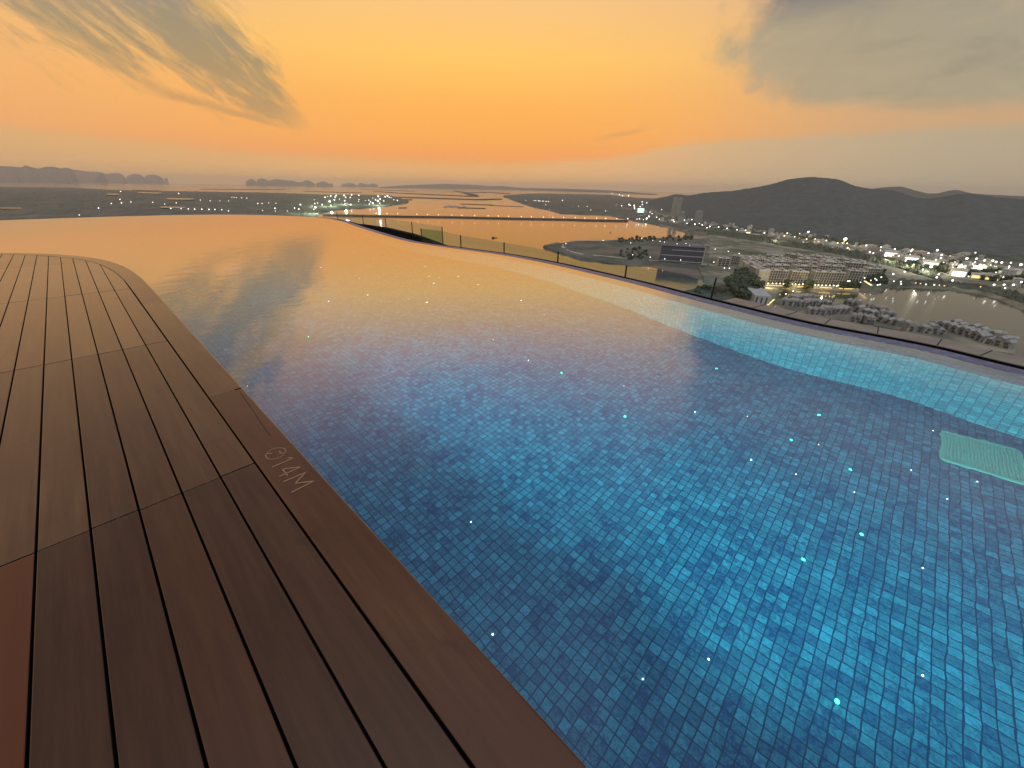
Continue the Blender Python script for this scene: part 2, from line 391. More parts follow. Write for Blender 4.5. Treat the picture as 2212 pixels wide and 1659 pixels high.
bm = bmesh.new(); strips(bm, rim, [(-0.02, -0.45), (-0.165, -0.45), (-0.165, -0.03)]); struct(obj('overflow_channel', bm, M_BLACK))  # channel and inner ledge face blackened: shade of the gap put into the colour
# stone ledge beyond the overflow channel (right-hand stretch only)
li = [i for i, p in enumerate(rim) if p.y < 1.75]
led = [rim[i] for i in range(0, li[-1]+1)]
bm = bmesh.new(); strips(bm, led, [(-0.17, -0.03), (-0.17, -0.022), (-0.52, -0.022), (-0.52, -2.5)])
lo = struct(obj('stone_ledge', bm, M_LEDGE))
bm = bmesh.new()
for k in (4, 9, 14, 19, 24, 29, 34, 39, 44, 49):
    if k < len(led)-1:
        t_ = (led[k+1]-led[k]).normalized(); nrm = Vector((t_.y, -t_.x))
        a = led[k]+nrm*0.175; b = led[k]+nrm*0.515
        bar(bm, (a.x, a.y, -0.0205), (b.x, b.y, -0.0205), 0.008, 0.004)
obj('joint', bm, M_BLACK, lo)

# ---------------------------------------------------------------- the deck
def clip_half(pts, a, b):                      # keep the left side of a->b
    out = []; n = len(pts); d = b-a
    side = lambda p: d.x*(p.y-a.y)-d.y*(p.x-a.x)
    for i in range(n):
        p, q = pts[i], pts[(i+1) % n]; sp_, sq = side(p), side(q)
        if sp_ >= 0: out.append(p)
        if (sp_ > 0) != (sq > 0) and abs(sp_-sq) > 1e-9: out.append(p+(q-p)*(sp_/(sp_-sq)))
    return out
inner = offset(edge_l, 0.232)
def prism(bm, pts, z0, z1, tint, red=0.0, bev=0.004):
    P = [pts[0]]
    for p in pts[1:]:
        if (p-P[-1]).length > 0.004: P.append(p)
    if (P[0]-P[-1]).length < 0.004: P.pop()
    if len(P) < 3: return
    lay = bm.faces.layers.float.get('tint') or bm.faces.layers.float.new('tint')
    lar = bm.faces.layers.float.get('red') or bm.faces.layers.float.new('red')
    n = len(P); c = sum(P, Vector((0, 0)))/n
    def inset(d):
        out = []
        for i in range(n):
            e1 = (P[i]-P[i-1]).normalized(); e2 = (P[(i+1) % n]-P[i]).normalized()
            n1_ = Vector((-e1.y, e1.x)); n2_ = Vector((-e2.y, e2.x)); m_ = n1_+n2_
            m_ = m_/max(0.35, m_.dot(n1_)) if m_.length > 1e-6 else n1_
            out.append(P[i]+m_*d)
        return out
    area = sum(P[i].x*P[(i+1) % n].y-P[(i+1) % n].x*P[i].y for i in range(n))
    sgn = 1 if area > 0 else -1
    rows = [[bm.verts.new((p.x, p.y, z)) for p in ps] for ps, z in ((P, z0), (P, z1-bev), (inset(sgn*bev*0.35), z1-bev*0.3), (inset(sgn*bev), z1))]
    fs = [bm.faces.new(rows[-1])]
    for a, b in zip(rows, rows[1:]):
        for i in range(n): fs.append(bm.faces.new((a[i], a[(i+1) % n], b[(i+1) % n], b[i])))
    for f in fs: f[lay] = tint; f[lar] = red
    for f in fs[1:1+2*n]: f.material_index = 1
bm = bmesh.new()
random.seed(5)
JO = [-6.5, -3.6, -0.62, 2.36, 5.24, 8.44, 11.96, 15.0, 18.0]
for k in range(46):
    x1 = 0.2935 - 0.1757*k - 0.0038; x0 = x1 - 0.1757 + 0.0076
    sh = 0.0 if k % 3 else 0.012
    for j in range(len(JO)-1):
        y0, y1 = JO[j]+0.003+sh*0.5, JO[j+1]-0.003+sh*0.5
        pts = [Vector(p) for p in ((x0, y0), (x1, y0), (x1, y1), (x0, y1))]
        for i in range(len(inner)-1):
            pts = clip_half(pts, inner[i], inner[i+1])
            if len(pts) < 3: break
        if len(pts) < 3: continue
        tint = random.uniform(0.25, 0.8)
        if j == 3 and k < 9: tint = 0.84 + random.uniform(-.12, .12)  # sheen towards the far end begins here, painted as paler wood
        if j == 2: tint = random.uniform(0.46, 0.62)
        if j in (4, 5): tint = random.uniform(1.0, 1.4)  # far rows paler still: grazing sky sheen put into the board colour
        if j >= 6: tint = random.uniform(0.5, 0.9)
        red = 0.0
        if j == 2 and k == 5: red = 0.5
        if j == 2 and k == 6: red = 0.4
        if j == 2 and k == 2: red = 0.09
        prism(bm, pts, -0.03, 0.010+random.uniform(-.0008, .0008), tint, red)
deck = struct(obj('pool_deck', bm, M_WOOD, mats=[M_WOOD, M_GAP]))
bm = bmesh.new(); inn2 = offset(edge_l, 0.15)
poly(bm, inn2 + [Vector((-17, -6.5))], -0.034); obj('subframe', bm, M_GAP, deck)
# rounded edging board along the water, cut into lengths
cuts = [-6.5, -3.0, 0.28, 3.53, 7.22, 12.2]
def cop_section(lo_, hi_, tint, red):
    idx = [i for i, p in enumerate(edge_l) if lo_ <= i < hi_ + 1]
    o_ = [offset(edge_l, 0.0)[i] for i in idx]; n_ = [offset(edge_l, 0.224)[i] for i in idx]
    for q in (o_, n_):
        if len(q) > 1:
            q[0] = q[0] + (q[1]-q[0]).normalized()*0.0012; q[-1] = q[-1] + (q[-2]-q[-1]).normalized()*0.0012
    # strip of quads with bevelled outer lip
    lay = cb.faces.layers.float.get('tint') or cb.faces.layers.float.new('tint')
    lar = cb.faces.layers.float.get('red') or cb.faces.layers.float.new('red')
    rows = []
    for a, b in zip(o_, n_):
        d = (b-a).normalized()
        pr_ = [(a+d*0.006, -0.045), (a+d*0.0, -0.036), (a, 0.004), (a+d*0.003, 0.009), (a+d*0.009, 0.012), (b-d*0.004, 0.012), (b, 0.008), (b, -0.03)]
        rows.append([cb.verts.new((p.x, p.y, z)) for p, z in pr_])
    fs = []
    for r0, r1 in zip(rows, rows[1:]):
        for i in range(len(r0)-1):
            fs.append(cb.faces.new((r0[i], r1[i], r1[i+1], r0[i+1])))
            if i == 6: fs[-1].material_index = 1
    fs.append(cb.faces.new(rows[0])); fs.append(cb.faces.new(list(reversed(rows[-1]))))
    for f in fs: f[lay] = tint; f[lar] = red
cb = bmesh.new()
def idx_y(y): return min(range(len(edge_l)), key=lambda i: abs(edge_l[i].y-y) + (5 if edge_l[i].x < -2.2 else 0))
ci = [0]+[idx_y(y) for y in cuts[1:]]+[len(edge_l)-1]
for (a, b), (tn, rd) in zip(zip(ci, ci[1:]), ((0.4, 0.1), (0.34, 0.22), (0.74, 0.12), (1.05, 0.02), (0.6, 0.06), (0.5, 0.0))):
    cop_section(a, b, tn, rd)
cop = obj('edging_board', cb, M_WOOD, deck, mats=[M_WOOD, M_GAP])
# depth mark cut into the edging board: struck circle, then 1 4 M, read from the deck
def stroke(bm, pts, wd=0.0065, close=False):
    z0, z1 = 0.0118, 0.0145
    Q = [Vector((p[0], p[1])) for p in pts]
    if close: Q.append(Q[0])
    for a, b in zip(Q, Q[1:]):
        d = (b-a).normalized()*wd*0.35
        bar(bm, (a.x-d.x, a.y-d.y, (z0+z1)/2), (b.x+d.x, b.y+d.y, (z0+z1)/2), wd, z1-z0)
def mk(u, v): return (0.352 + v*0.118, 2.435 - u)      # u along the board towards the viewer, v up (to the water)
bm = bmesh.new()
stroke(bm, [mk(0.065+0.060*math.cos(a), 0.5+0.46*math.sin(a)) for a in [i*math.pi/12 for i in range(24)]], close=True)
stroke(bm, [mk(0.028, 0.16), mk(0.102, 0.84)])
stroke(bm, [mk(0.052, 0.68), mk(0.070, 0.74), mk(0.078, 0.62), mk(0.064, 0.48), mk(0.050, 0.34)], 0.005)
stroke(bm, [mk(0.165, 0.80), mk(0.190, 1.0), mk(0.190, 0.0)])
stroke(bm, [mk(0.330, 0.28), mk(0.252, 0.28), mk(0.308, 1.0), mk(0.308, 0.0)])
stroke(bm, [mk(0.372, 0.0), mk(0.378, 1.0), mk(0.432, 0.32), mk(0.486, 1.0), mk(0.492, 0.0)])
obj('depth_marking', bm, M_MARK, cop)
bm = bmesh.new()
ck = [G(519.5, 848, .012), G(533, 868, .012), G(550, 893, .012), G(566, 917, .012), G(583, 940, .012)]
for a, b in zip(ck, ck[1:]): bar(bm, a, b, 0.0035, 0.0012)
bar(bm, G(507, 842, .012), G(521, 838, .012), 0.02, 0.0016)
obj('crack', bm, M_GAP, cop)

# ---------------------------------------------------------------- small things set in the pool floor
def emis(name, col, s, sampling='NONE'):
    m = bpy.data.materials.new(name); m.use_nodes = True; t = m.node_tree; t.nodes.clear()
    o = t.nodes.new('ShaderNodeOutputMaterial'); e = t.nodes.new('ShaderNodeEmission')
    e.inputs['Color'].default_value = (*col, 1); e.inputs['Strength'].default_value = s
    t.links.new(e.outputs[0], o.inputs['Surface']); m.cycles.emission_sampling = sampling; return m
E_WSTAR = emis('white_star_light', (1.0, 0.97, 0.92), 6.0)
E_GSTAR = emis('green_star_light', (0.05, 1.0, 0.50), 7.0)
def star_mesh(name, r, m):
    bm = bmesh.new()
    bmesh.ops.create_cone(bm, cap_ends=True, segments=10, radius1=r*1.35, radius2=r, depth=0.006, matrix=Matrix.Translation((0, 0, 0.003)))
    me = bpy.data.meshes.new(name); bm.to_mesh(me); bm.free(); me.materials.append(m); return me
WS = [(105, 529), (217, 527), (486, 756), (534, 835), (763, 545), (748, 547), (693, 578), (776, 602), (795, 637), (858, 676), (710, 650), (918, 575), (927, 597), (948, 600), (937, 612), (922, 653),
      (990, 597), (1033, 614), (1126, 649), (1175, 679), (1065, 734), (1141, 779), (1017, 1128), (1065, 1370), (1348, 834), (1508, 771), (1502, 891), (1615, 899), (1621, 993), (1768, 960),
      (1720, 1024), (1846, 1064), (1966, 1016), (2015, 929), (2110, 1042), (2045, 1077), (1996, 1229), (1530, 1424), (1389, 1468), (1992, 1459), (843, 560)]
GS = [(883, 646), (667, 728), (1213, 805), (1350, 899), (1548, 796), (1769, 897), (1709, 951), (1838, 1014), (1862, 1155), (1735, 1208), (1806, 1512)]
wm = star_mesh('star_light', 0.0034, E_WSTAR); gm = star_mesh('green_star_light', 0.0085, E_GSTAR)
wm_far = star_mesh('star_light_far', 0.011, E_WSTAR)
for q, lst, me, lab, grp in ((0, WS, wm, 'tiny white pinpoint light set in the mosaic pool floor', 'white pinpoint lights in the pool floor'), (1, GS, gm, 'small green pinpoint light glowing in the mosaic pool floor', 'green pinpoint lights in the pool floor')):
    for (x, y) in lst:
        p = RF(x, y, DEPTH)
        far = q == 0 and p.length > 7
        o = bpy.data.objects.new('star_light', wm_far if far else me); COL.objects.link(o); o.location = p + Vector((0, 0, 0.002))
        tag(o, lab, 'pool light', grp)
cs = [RF(2033, 933, DEPTH), RF(2025, 990, DEPTH), RF(2210, 1050, DEPTH), RF(2215, 978, DEPTH)]
gc = sum(cs, Vector())/4; gx0, gx1 = min(cs[1].x, cs[2].x)+.01, max(cs[0].x, cs[3].x)-.01; gy0, gy1 = (cs[2].y+cs[3].y)/2, (cs[0].y+cs[1].y)/2
M_GRATE = noisy('pale_green_plastic', (0.17, 0.52, 0.42), (0.20, 0.57, 0.46), 30, 0.5)
gr = empty('floor_grate', (gc.x, gc.y, -DEPTH)); tag(gr, 'pale green rounded square grate lying on the pool floor near the far wall', 'grate')
def rrect(x0, x1, y0, y1, r, n=5):
    out = []
    for cx, cy, a0 in ((x1-r, y1-r, 0), (x0+r, y1-r, 90), (x0+r, y0+r, 180), (x1-r, y0+r, 270)):
        for i in range(n+1):
            a = rad(a0+90*i/n); out.append(Vector((cx+r*math.cos(a)-gc.x, cy+r*math.sin(a)-gc.y)))
    return out
def ring(bm, A, B, z0, z1):
    n = len(A); a0 = [bm.verts.new((p.x, p.y, z0)) for p in A]; a1 = [bm.verts.new((p.x, p.y, z1)) for p in A]; b1 = [bm.verts.new((p.x, p.y, z1)) for p in B]; b0 = [bm.verts.new((p.x, p.y, z0)) for p in B]
    for r0, r1 in ((a0, a1), (a1, b1), (b1, b0)):
        for i in range(n): bm.faces.new((r0[i], r0[(i+1) % n], r1[(i+1) % n], r1[i]))
bm = bmesh.new(); ring(bm, rrect(gx0, gx1, gy0, gy1, .045), rrect(gx0+.025, gx1-.025, gy0+.025, gy1-.025, .025), 0.004, 0.034); obj('frame', bm, M_GRATE, gr)
bm = bmesh.new(); box(bm, gx0+.02-gc.x, gx1-.02-gc.x, gy0+.02-gc.y, gy1-.02-gc.y, 0.004, 0.023)
ns = 22
for i in range(ns):
    yy = gy0+.03+(gy1-gy0-.06)*i/(ns-1)-gc.y
    box(bm, gx0+.024-gc.x, gx1-.024-gc.x, yy-.0065, yy+.0065, 0.0232, 0.028)
obj('grille', bm, M_GRATE, gr)
# underwater wall lamps below the deck edge, with unseen ones added as even fill
def spot(y, power, col=(0.34, 0.95, 0.95), z=-0.42, tilt=-9, x=0.60, head=(1, 0)):
    L = bpy.data.lights.new('underwater_lamp_and_fill', 'SPOT'); L.energy = power; L.color = col; L.spot_size = rad(110); L.spot_blend = 1.0; L.shadow_soft_size = 0.07
    o = bpy.data.objects.new('underwater_lamp_and_fill', L); COL.objects.link(o); o.location = (x, y, z)
    d = Vector((head[0], head[1], -math.tan(rad(tilt)))); o.rotation_euler = d.to_track_quat('-Z', 'Y').to_euler()
for y, p in ((-4.2, 150), (-2.6, 150), (-1.3, 200), (-0.1, 400), (1.3, 230), (2.4, 210), (3.4, 270), (4.8, 210), (6.2, 210), (7.6, 210), (9.0, 210), (10.6, 210)): spot(y, p)

# ---------------------------------------------------------------- glass balustrades outside the rim
def fence(name, label, tops, ztops, zbot, base=None, post_skip=(), first=None):
    P = [G(x, y, z) for (x, y), z in zip(tops, ztops)]
    f = empty(name, (P[0].x, P[0].y, 0)); tag(f, label, 'glass balustrade')
    org = Vector((P[0].x, P[0].y, 0))
    for i, p in enumerate(P):
        if i in post_skip: continue
        bm = bmesh.new(); q = p-org; box(bm, q.x-.016, q.x+.016, q.y-.016, q.y+.016, zbot+.01, q.z+0.006); obj('post', bm, M_STEEL, f)
    for a, b in zip(P, P[1:]):
        bm = bmesh.new(); a2, b2 = a-org, b-org; d = Vector((b2.x-a2.x, b2.y-a2.y, 0)).normalized(); s = Vector((-d.y, d.x, 0))*0.006
        a3, b3 = a2+d*.02, b2-d*.02
        vs = [bm.verts.new((q.x+t.x, q.y+t.y, z)) for q, zt in ((a3, a2.z), (b3, b2.z)) for z in (zbot, zt-.004) for t in (-s, s)]
        for q in ((0, 1, 3, 2), (4, 6, 7, 5), (0, 4, 5, 1), (2, 3, 7, 6), (0, 2, 6, 4), (1, 5, 7, 3)): bm.faces.new([vs[k] for k in q])
        o_ = obj('glass_panel', bm, M_GLASS if first is None or a is not P[0] else first, f)
        if first is not None and a is P[0]: o_['label'] = 'darker green overlapping end panel'
    if base:
        bm = bmesh.new()
        for (a, za), (b, zb) in zip(zip(P, base), zip(P[1:], base[1:])): bar(bm, (a.x-org.x, a.y-org.y, za-2), (b.x-org.x, b.y-org.y, zb-2), .3, 4)  # tall black bars stand in for deep shade in the gap below the glass
        obj('gap_shade', bm, M_BLACK, f)
    return f
Z8 = lambda x, y: (658.3+.248*x, 438.8+.248*y)
Z3 = lambda x, y: (877.7+.1984*x, 384+.1984*y)
Z4 = lambda x, y: (1261.7+.1984*x, 384+.1984*y)
fence('glass_balustrade', 'taller green glass balustrade above a dark shaded gap beyond the far bend of the pool', [Z8(275, 78), Z8(500, 100), Z8(700, 130), Z8(930, 165), Z8(1195, 205)], [-.15]*5, -0.90, base=(-0.80, -0.72, -0.66, -0.72, -0.95))
fence('glass_balustrade', 'long low run of clear glass with slim dark posts following the outer pool rim', [(909, 493.5), (955, 499), Z3(590, 625), Z3(1065, 705), Z3(1655, 805), Z4(465, 955), Z4(1440, 1090), (1575, 598)], [-.3]*7 + [-.2], -2.5, post_skip=(1, 7), first=M_GLASS2)
# ================================================================ the bay, 120 m below
def sea_water():
    m = mat('sea_water', (0.050, 0.048, 0.034), 0.10, spec=0.5); t = m.node_tree; v = geopos(m)
    pr(m).inputs['IOR'].default_value = 1.5
    a = noi(t, scaled(m, v, 1, 1, 1), 0.05, 4, 0.6); b = noi(t, v, 0.004, 3, 0.5)
    setcol(m, mix(t, b.smooth(0.4, 0.65), (0.050, 0.048, 0.034, 1), (0.075, 0.070, 0.046, 1)))
    bump(m, a, 0.10, 1.2); return m
M_SEA = sea_water()
bm = bmesh.new(); bmesh.ops.create_circle(bm, cap_ends=True, segments=96, radius=42000, matrix=Matrix.Translation((0, 0, SEA))); struct(obj('sea_water', bm, M_SEA))
M_VEG = noisy('dark_vegetation', (0.066, 0.070, 0.050), (0.118, 0.112, 0.080), 0.02, 0.95, 6, 0.35, 0.7, (0.13, 0.115, 0.08, 1), 0.006, spec=0.1)
M_HILL = noisy('hill_woods', (0.058, 0.063, 0.053), (0.084, 0.089, 0.074), 0.045, 0.95, 8, 0.3, 0.7, spec=0.1)
M_WOODS = noisy('woodland', (0.050, 0.058, 0.036), (0.080, 0.086, 0.056), 0.06, 0.95, 5, spec=0.1)
M_TOWN = noisy('town_ground', (0.105, 0.105, 0.070), (0.21, 0.19, 0.13), 0.03, 0.9, 6, 0.42, 0.62, (0.055, 0.065, 0.040, 1), 0.012, spec=0.1)
M_MUD = noisy('tidal_mud', (0.10, 0.075, 0.050), (0.15, 0.12, 0.085), 0.02, 0.7, 5)
M_ROAD = noisy('pale_road', (0.27, 0.25, 0.18), (0.33, 0.30, 0.22), 0.1, 0.85)
M_ROCK = noisy('causeway_stone', (0.060, 0.048, 0.036), (0.10, 0.08, 0.06), 0.1, 0.9)
def lerp_st(st, x):
    for a, b in zip(st, st[1:]):
        if a[0] <= x <= b[0]:
            k = (x-a[0])/max(1e-6, b[0]-a[0]); return a[1]+(b[1]-a[1])*k, a[2]+(b[2]-a[2])*k
    return st[-1][1:]
def land(name, st, m, h0=2.5, amp=0.0, ns=0.02, nx=120, ny=14, jag=0.0, smooth=False):
    bm = bmesh.new(); rows = []
    x0, x1 = st[0][0], st[-1][0]
    for j in range(ny+1):
        row = []
        for i in range(nx+1):
            x = x0+(x1-x0)*i/nx; yt, yb = lerp_st(st, x)
            jj = jag*(noise.noise(Vector((x*0.11, 3.3, name.__len__()*1.7))))
            t = j/ny; y = yt+(yb-yt)*t + jj*(1-t)*0.5 + jag*noise.noise(Vector((x*0.13, 9.1, 0)))*t*0.5
            p = G(x, y)
            e = min(j, ny-j, i, nx-i)
            h = -1.0 if e == 0 else h0
            if e > 0 and amp:
                q = Vector((p.x*ns, p.y*ns, 0))
                h += amp*max(0.0, 0.45+0.9*noise.noise(q)+0.5*noise.noise(q*2.7))*(0.55 if e == 1 else 1)
            row.append(bm.verts.new((p.x, p.y, SEA+h)))
        rows.append(row)
    for a, b in zip(rows, rows[1:]):
        for i in range(nx): bm.faces.new((a[i], a[i+1], b[i+1], b[i]))
    return obj(name, bm, m, smooth=smooth)
struct(land('west_shore', [(-60, 402, 482), (0, 402.5, 482), (159, 404.7, 482), (223, 408.5, 482), (300, 411, 482), (549, 414.8, 480), (633, 417, 477), (680, 419, 470), (700, 420, 459.5), (732, 420, 454.5), (799, 420.5, 450), (843, 422, 445.5), (862, 428, 441), (884, 435, 438)], M_VEG, 1.5, 9, 0.012, 220, 24, 0.5))
struct(land('east_shore', [(1086, 423.5, 425), (1110, 420, 434), (1130, 418.5, 441.5), (1155, 417.5, 449.5), (1183, 417.5, 455), (1215, 418, 464), (1317, 420, 467.5), (1350, 424, 475), (1381, 427, 481), (1440, 428, 491.5), (1480, 440, 502), (1500, 450, 513), (1530, 460, 516)], M_VEG, 2.0, 7, 0.012, 160, 20, 0.5))
struct(land('town_ground', [(1420, 455, 489), (1440, 458, 491.5), (1480, 470, 502.5), (1496, 474, 560), (1520, 478, 612), (1571, 486, 630), (1600, 490, 655), (1671, 500, 664), (1684, 502, 626), (1850, 520, 629), (1895, 528, 637), (1908, 530, 629), (1922, 532, 622), (1980, 542, 623), (2044, 548, 626.5), (2100, 552, 633), (2160, 556, 648), (2212, 560, 673), (2300, 570, 720)], M_TOWN, 3.0, 0.8, 0.03, 220, 22, 0.6))
struct(land('peninsula', [(1172, 532.6, 533.6), (1183, 530.5, 538), (1203, 527, 545), (1215, 525.8, 549), (1255, 520.5, 562.6), (1300, 519.3, 568), (1317, 519, 569.7), (1335, 518, 571.5), (1381, 515.5, 575.5), (1420, 513.2, 577), (1456, 510.8, 579), (1496, 513.2, 583), (1535, 516, 590)], M_VEG, 2.2, 3.5, 0.03, 120, 18, 0.2))
struct(land('mud_flat', [(1405, 575, 576.2), (1440, 576, 585), (1480, 578, 595), (1527, 582, 611), (1571, 590, 617), (1580, 592, 618)], M_MUD, 0.8, 0.5, 0.03, 60, 8, 0.5))
struct(land('shore_bank', [(1476, 631.5, 632.5), (1500, 625, 640), (1520, 622, 650), (1571, 620, 668), (1600, 625, 676)], M_WOODS, 1.6, 2.0, 0.06, 40, 10, 0.3))
struct(land('islet', [(1668, 647, 672), (1690, 645.5, 680), (1790, 651, 690), (1812, 651, 692), (1850, 658, 700), (1900, 676, 706), (1950, 688, 716), (1962, 698, 714)], M_TOWN, 1.4, 0.4, 0.05, 70, 8, 0.4))
struct(land('islet', [(1944, 707, 720), (1965, 703, 728), (2003, 695.5, 738), (2050, 698, 745), (2120, 717, 755), (2185, 746, 765), (2195, 752, 766)], M_TOWN, 1.4, 0.4, 0.05, 60, 8, 0.4))
tag(land('woodland', [(1500, 497, 507), (1560, 499, 514), (1640, 511, 526), (1700, 522, 537), (1800, 539, 553), (1927, 563, 582), (1990, 580, 602), (2030, 600, 614)], M_WOODS, 3.0, 9, 0.06, 150, 8, 0.6), kind='stuff', label='dark belt of low woodland between the town lights and the pale housing estate', cat='woodland')
tag(land('woodland', [(1500, 486, 494), (1600, 497, 504), (1700, 508, 514), (1800, 520, 527), (1900, 533, 541), (2000, 545, 556), (2100, 553, 563), (2212, 562, 574), (2300, 572, 586)], M_WOODS, 3.0, 12, 0.05, 180, 6, 0.6), kind='stuff', label='strip of dark trees where the town meets the foot of the mountain', cat='woodland')
tag(land('woodland', [(1922, 611, 621), (1990, 608, 621.5), (2044, 611, 625), (2100, 617, 631), (2160, 627, 646), (2212, 640, 669), (2260, 655, 690)], M_WOODS, 2.6, 7, 0.07, 110, 7, 0.5), kind='stuff', label='dark bushes along the bank of the grey water channel', cat='woodland')
# thin sand bars and dykes in the shining bay
Z2 = lambda x, y: (493.7+.1984*x, 356.6+.1984*y)
def ribbon(name, pts, wd, h, m, parent=None):
    P = [G(*p) for p in pts]; bm = bmesh.new()
    for a, b in zip(P, P[1:]): bar(bm, (a.x, a.y, SEA+h/2-.5), (b.x, b.y, SEA+h/2-.5), wd, h+1)
    return obj(name, bm, m, parent)
for pts, wd, h in (([Z2(-300, 262), Z2(200, 266), Z2(600, 268)], 200, 6), ([Z2(850, 288), Z2(1420, 303)], 160, 5), ([Z2(1450, 265), Z2(2000, 285)], 160, 6), ([Z2(1600, 288), Z2(1950, 312), Z2(2212, 320)], 120, 5),
                   ([Z2(1800, 349), Z2(2212, 362)], 100, 5), ([Z2(1780, 377), Z2(2000, 379)], 60, 5), ([Z2(1850, 467), Z2(1940, 467)], 16, 3), ([Z3(0, 214), Z3(400, 228), Z3(800, 240), Z3(1010, 233)], 90, 6), ([Z3(0, 172), Z3(400, 190), Z3(760, 205)], 120, 6),
                   ([Z3(530, 145), Z3(660, 165), Z3(900, 160), Z3(1100, 175)], 160, 8), ([Z3(600, 286), Z3(940, 298)], 30, 3), ([Z3(570, 328), Z3(860, 335)], 26, 3), ([Z3(920, 302), Z3(1270, 316)], 26, 2), ([Z3(640, 165), Z3(740, 195)], 120, 12)):
    struct(ribbon('sand_bar', pts, wd, h, M_ROCK))
for a, b, c, d, w_ in ((362, 422, 429.5, 429.8, 0), (347, 404, 447.3, 447.8, 0), (285, 350, 408.6, 409.5, 0), (232, 262, 419.5, 419.8, 0), (300, 352, 416, 417, 0), (0, 50, 449.5, 449.5, 0), (855, 880, 0, 0, 1)):
    if w_: continue
    bm = bmesh.new(); hh = 1.5 if d < 440 else 1.1
    vs = [bm.verts.new(tuple(G(x, y, SEA+11.5))) for x, y in ((a, c-hh), (b-8, d-hh*.7), (b, d), (b-12, d+hh*.8), (a+6, c+hh*.8), (a-4, c))]
    bm.faces.new(vs)
    for f in bm.faces:
        if f.normal.z < 0: f.normal_flip()
    struct(obj('pond_water', bm, M_SEA))
caus = struct(ribbon('causeway', [(700, 464.8), (735, 466.0), (870, 468.6), Z3(500, 433), Z3(1200, 449), Z3(1800, 460), Z4(5, 466), Z4(475, 474)], 22, 5.0, M_ROCK))
# ---- hills
def hill(name, ridge, foot, dist, m, nx=150, ny=26, rough=1.0, seed=0.0, kind='structure'):
    """ridge: (x, y) skyline sight lines; foot: (x, y) ground line; dist: how much farther the ridge stands than the foot"""
    rl = [(x, y, 0) for x, y in ridge]; fl = [(x, y, 0) for x, y in foot]
    x0, x1 = max(ridge[0][0], foot[0][0]), min(ridge[-1][0], foot[-1][0])
    bm = bmesh.new(); rows = []
    for i in range(nx+1):
        x = x0+(x1-x0)*i/nx
        f = G(x, lerp_st(fl, x)[0]); df = math.hypot(f.x, f.y)
        ry = lerp_st(rl, x)[0]
        r = GD(x, ry, df*dist[0]+dist[1])
        col_ = []
        for j in range(ny+1):
            t = j/ny; p = f.lerp(r, t)
            prof = t**0.85 if r.z > SEA else t
            z = SEA-2+(r.z-SEA+2)*prof
            q = Vector((p.x*0.004+seed, p.y*0.004, 0))
            n = noise.noise(q)+0.55*noise.noise(q*2.3)+0.3*noise.noise(q*6)
            k = t*(1-t)*4
            z -= rough*(r.z-SEA)*0.10*k*(0.6+n)
            z += rough*(2.2*noise.noise(q*22)+1.6*noise.noise(q*51))*min(1, t*4)
            col_.append(bm.verts.new((p.x, p.y, z)))
        d = (r-f); d.z = 0
        p = r + d*0.5; col_.append(bm.verts.new((p.x, p.y, SEA+(r.z-SEA)*0.55)))
        p = r + d*1.0; col_.append(bm.verts.new((p.x, p.y, SEA-2)))
        rows.append(col_)
    for a, b in zip(rows, rows[1:]):
        for j in range(len(a)-1): bm.faces.new((a[j], b[j], b[j+1], a[j+1]))
    o = obj(name, bm, m, smooth=True)
    return struct(o)
Z5 = lambda x, y: (1645.6+.2559*x, 356.6+.2559*y)
hill('mountain', [(1405, 433), (1420, 428), Z4(900, 203), Z4(1000, 177), Z4(1150, 192), Z4(1300, 165), Z4(1450, 152), Z4(1600, 145), Z4(1900, 100), Z4(2050, 66), Z4(2212, 20), Z5(220, 120), Z5(340, 106), Z5(430, 98), Z5(540, 110), Z5(640, 120), Z5(700, 140), Z5(780, 175), Z5(900, 197), Z5(1100, 210), Z5(1180, 235), Z5(1300, 275), Z5(1400, 285), Z5(1500, 270), Z5(1650, 245), Z5(1750, 240), Z5(2000, 272), (2212, 431), (2300, 440), (2460, 452)],
     [(1405, 452), (1440, 460), (1500, 476), (1600, 492), (1650, 500), (1750, 509), (1850, 522), (1900, 531), (1950, 540), (2050, 549), (2150, 556), (2212, 563), (2300, 574), (2460, 592)], (1.0, 1150), M_HILL, 190, 30)
hill('mountain', [(1850, 418), Z5(900, 205), Z5(1000, 190), Z5(1090, 183), Z5(1180, 180), Z5(1300, 215), Z5(1400, 240), Z5(1480, 240), Z5(1580, 215), Z5(1640, 210), Z5(1680, 215), Z5(1760, 238), (2130, 420), (2212, 424), (2300, 430), (2460, 440)], [(1850, 432), (2460, 452)], (0.2, 6500), M_HILL, 90, 12, 0.6, 5.0)
hill('far_hills', [(820, 404), Z3(0, 82), Z3(150, 76), Z3(400, 66), Z3(600, 72), Z3(750, 77), Z3(900, 90), Z3(1050, 88), Z3(1180, 104), Z3(1300, 112), Z3(1700, 118), Z3(2212, 137), (1400, 418), (1460, 424)], [(820, 406.6), (900, 406.5), (1000, 408.3), (1100, 410), (1200, 413), (1317, 416.5), (1460, 424)], (1.0, 2500), M_HILL, 160, 8, 0.5, 2.0)
Z1 = lambda x, y: (.248*x, 329.1+.248*y)
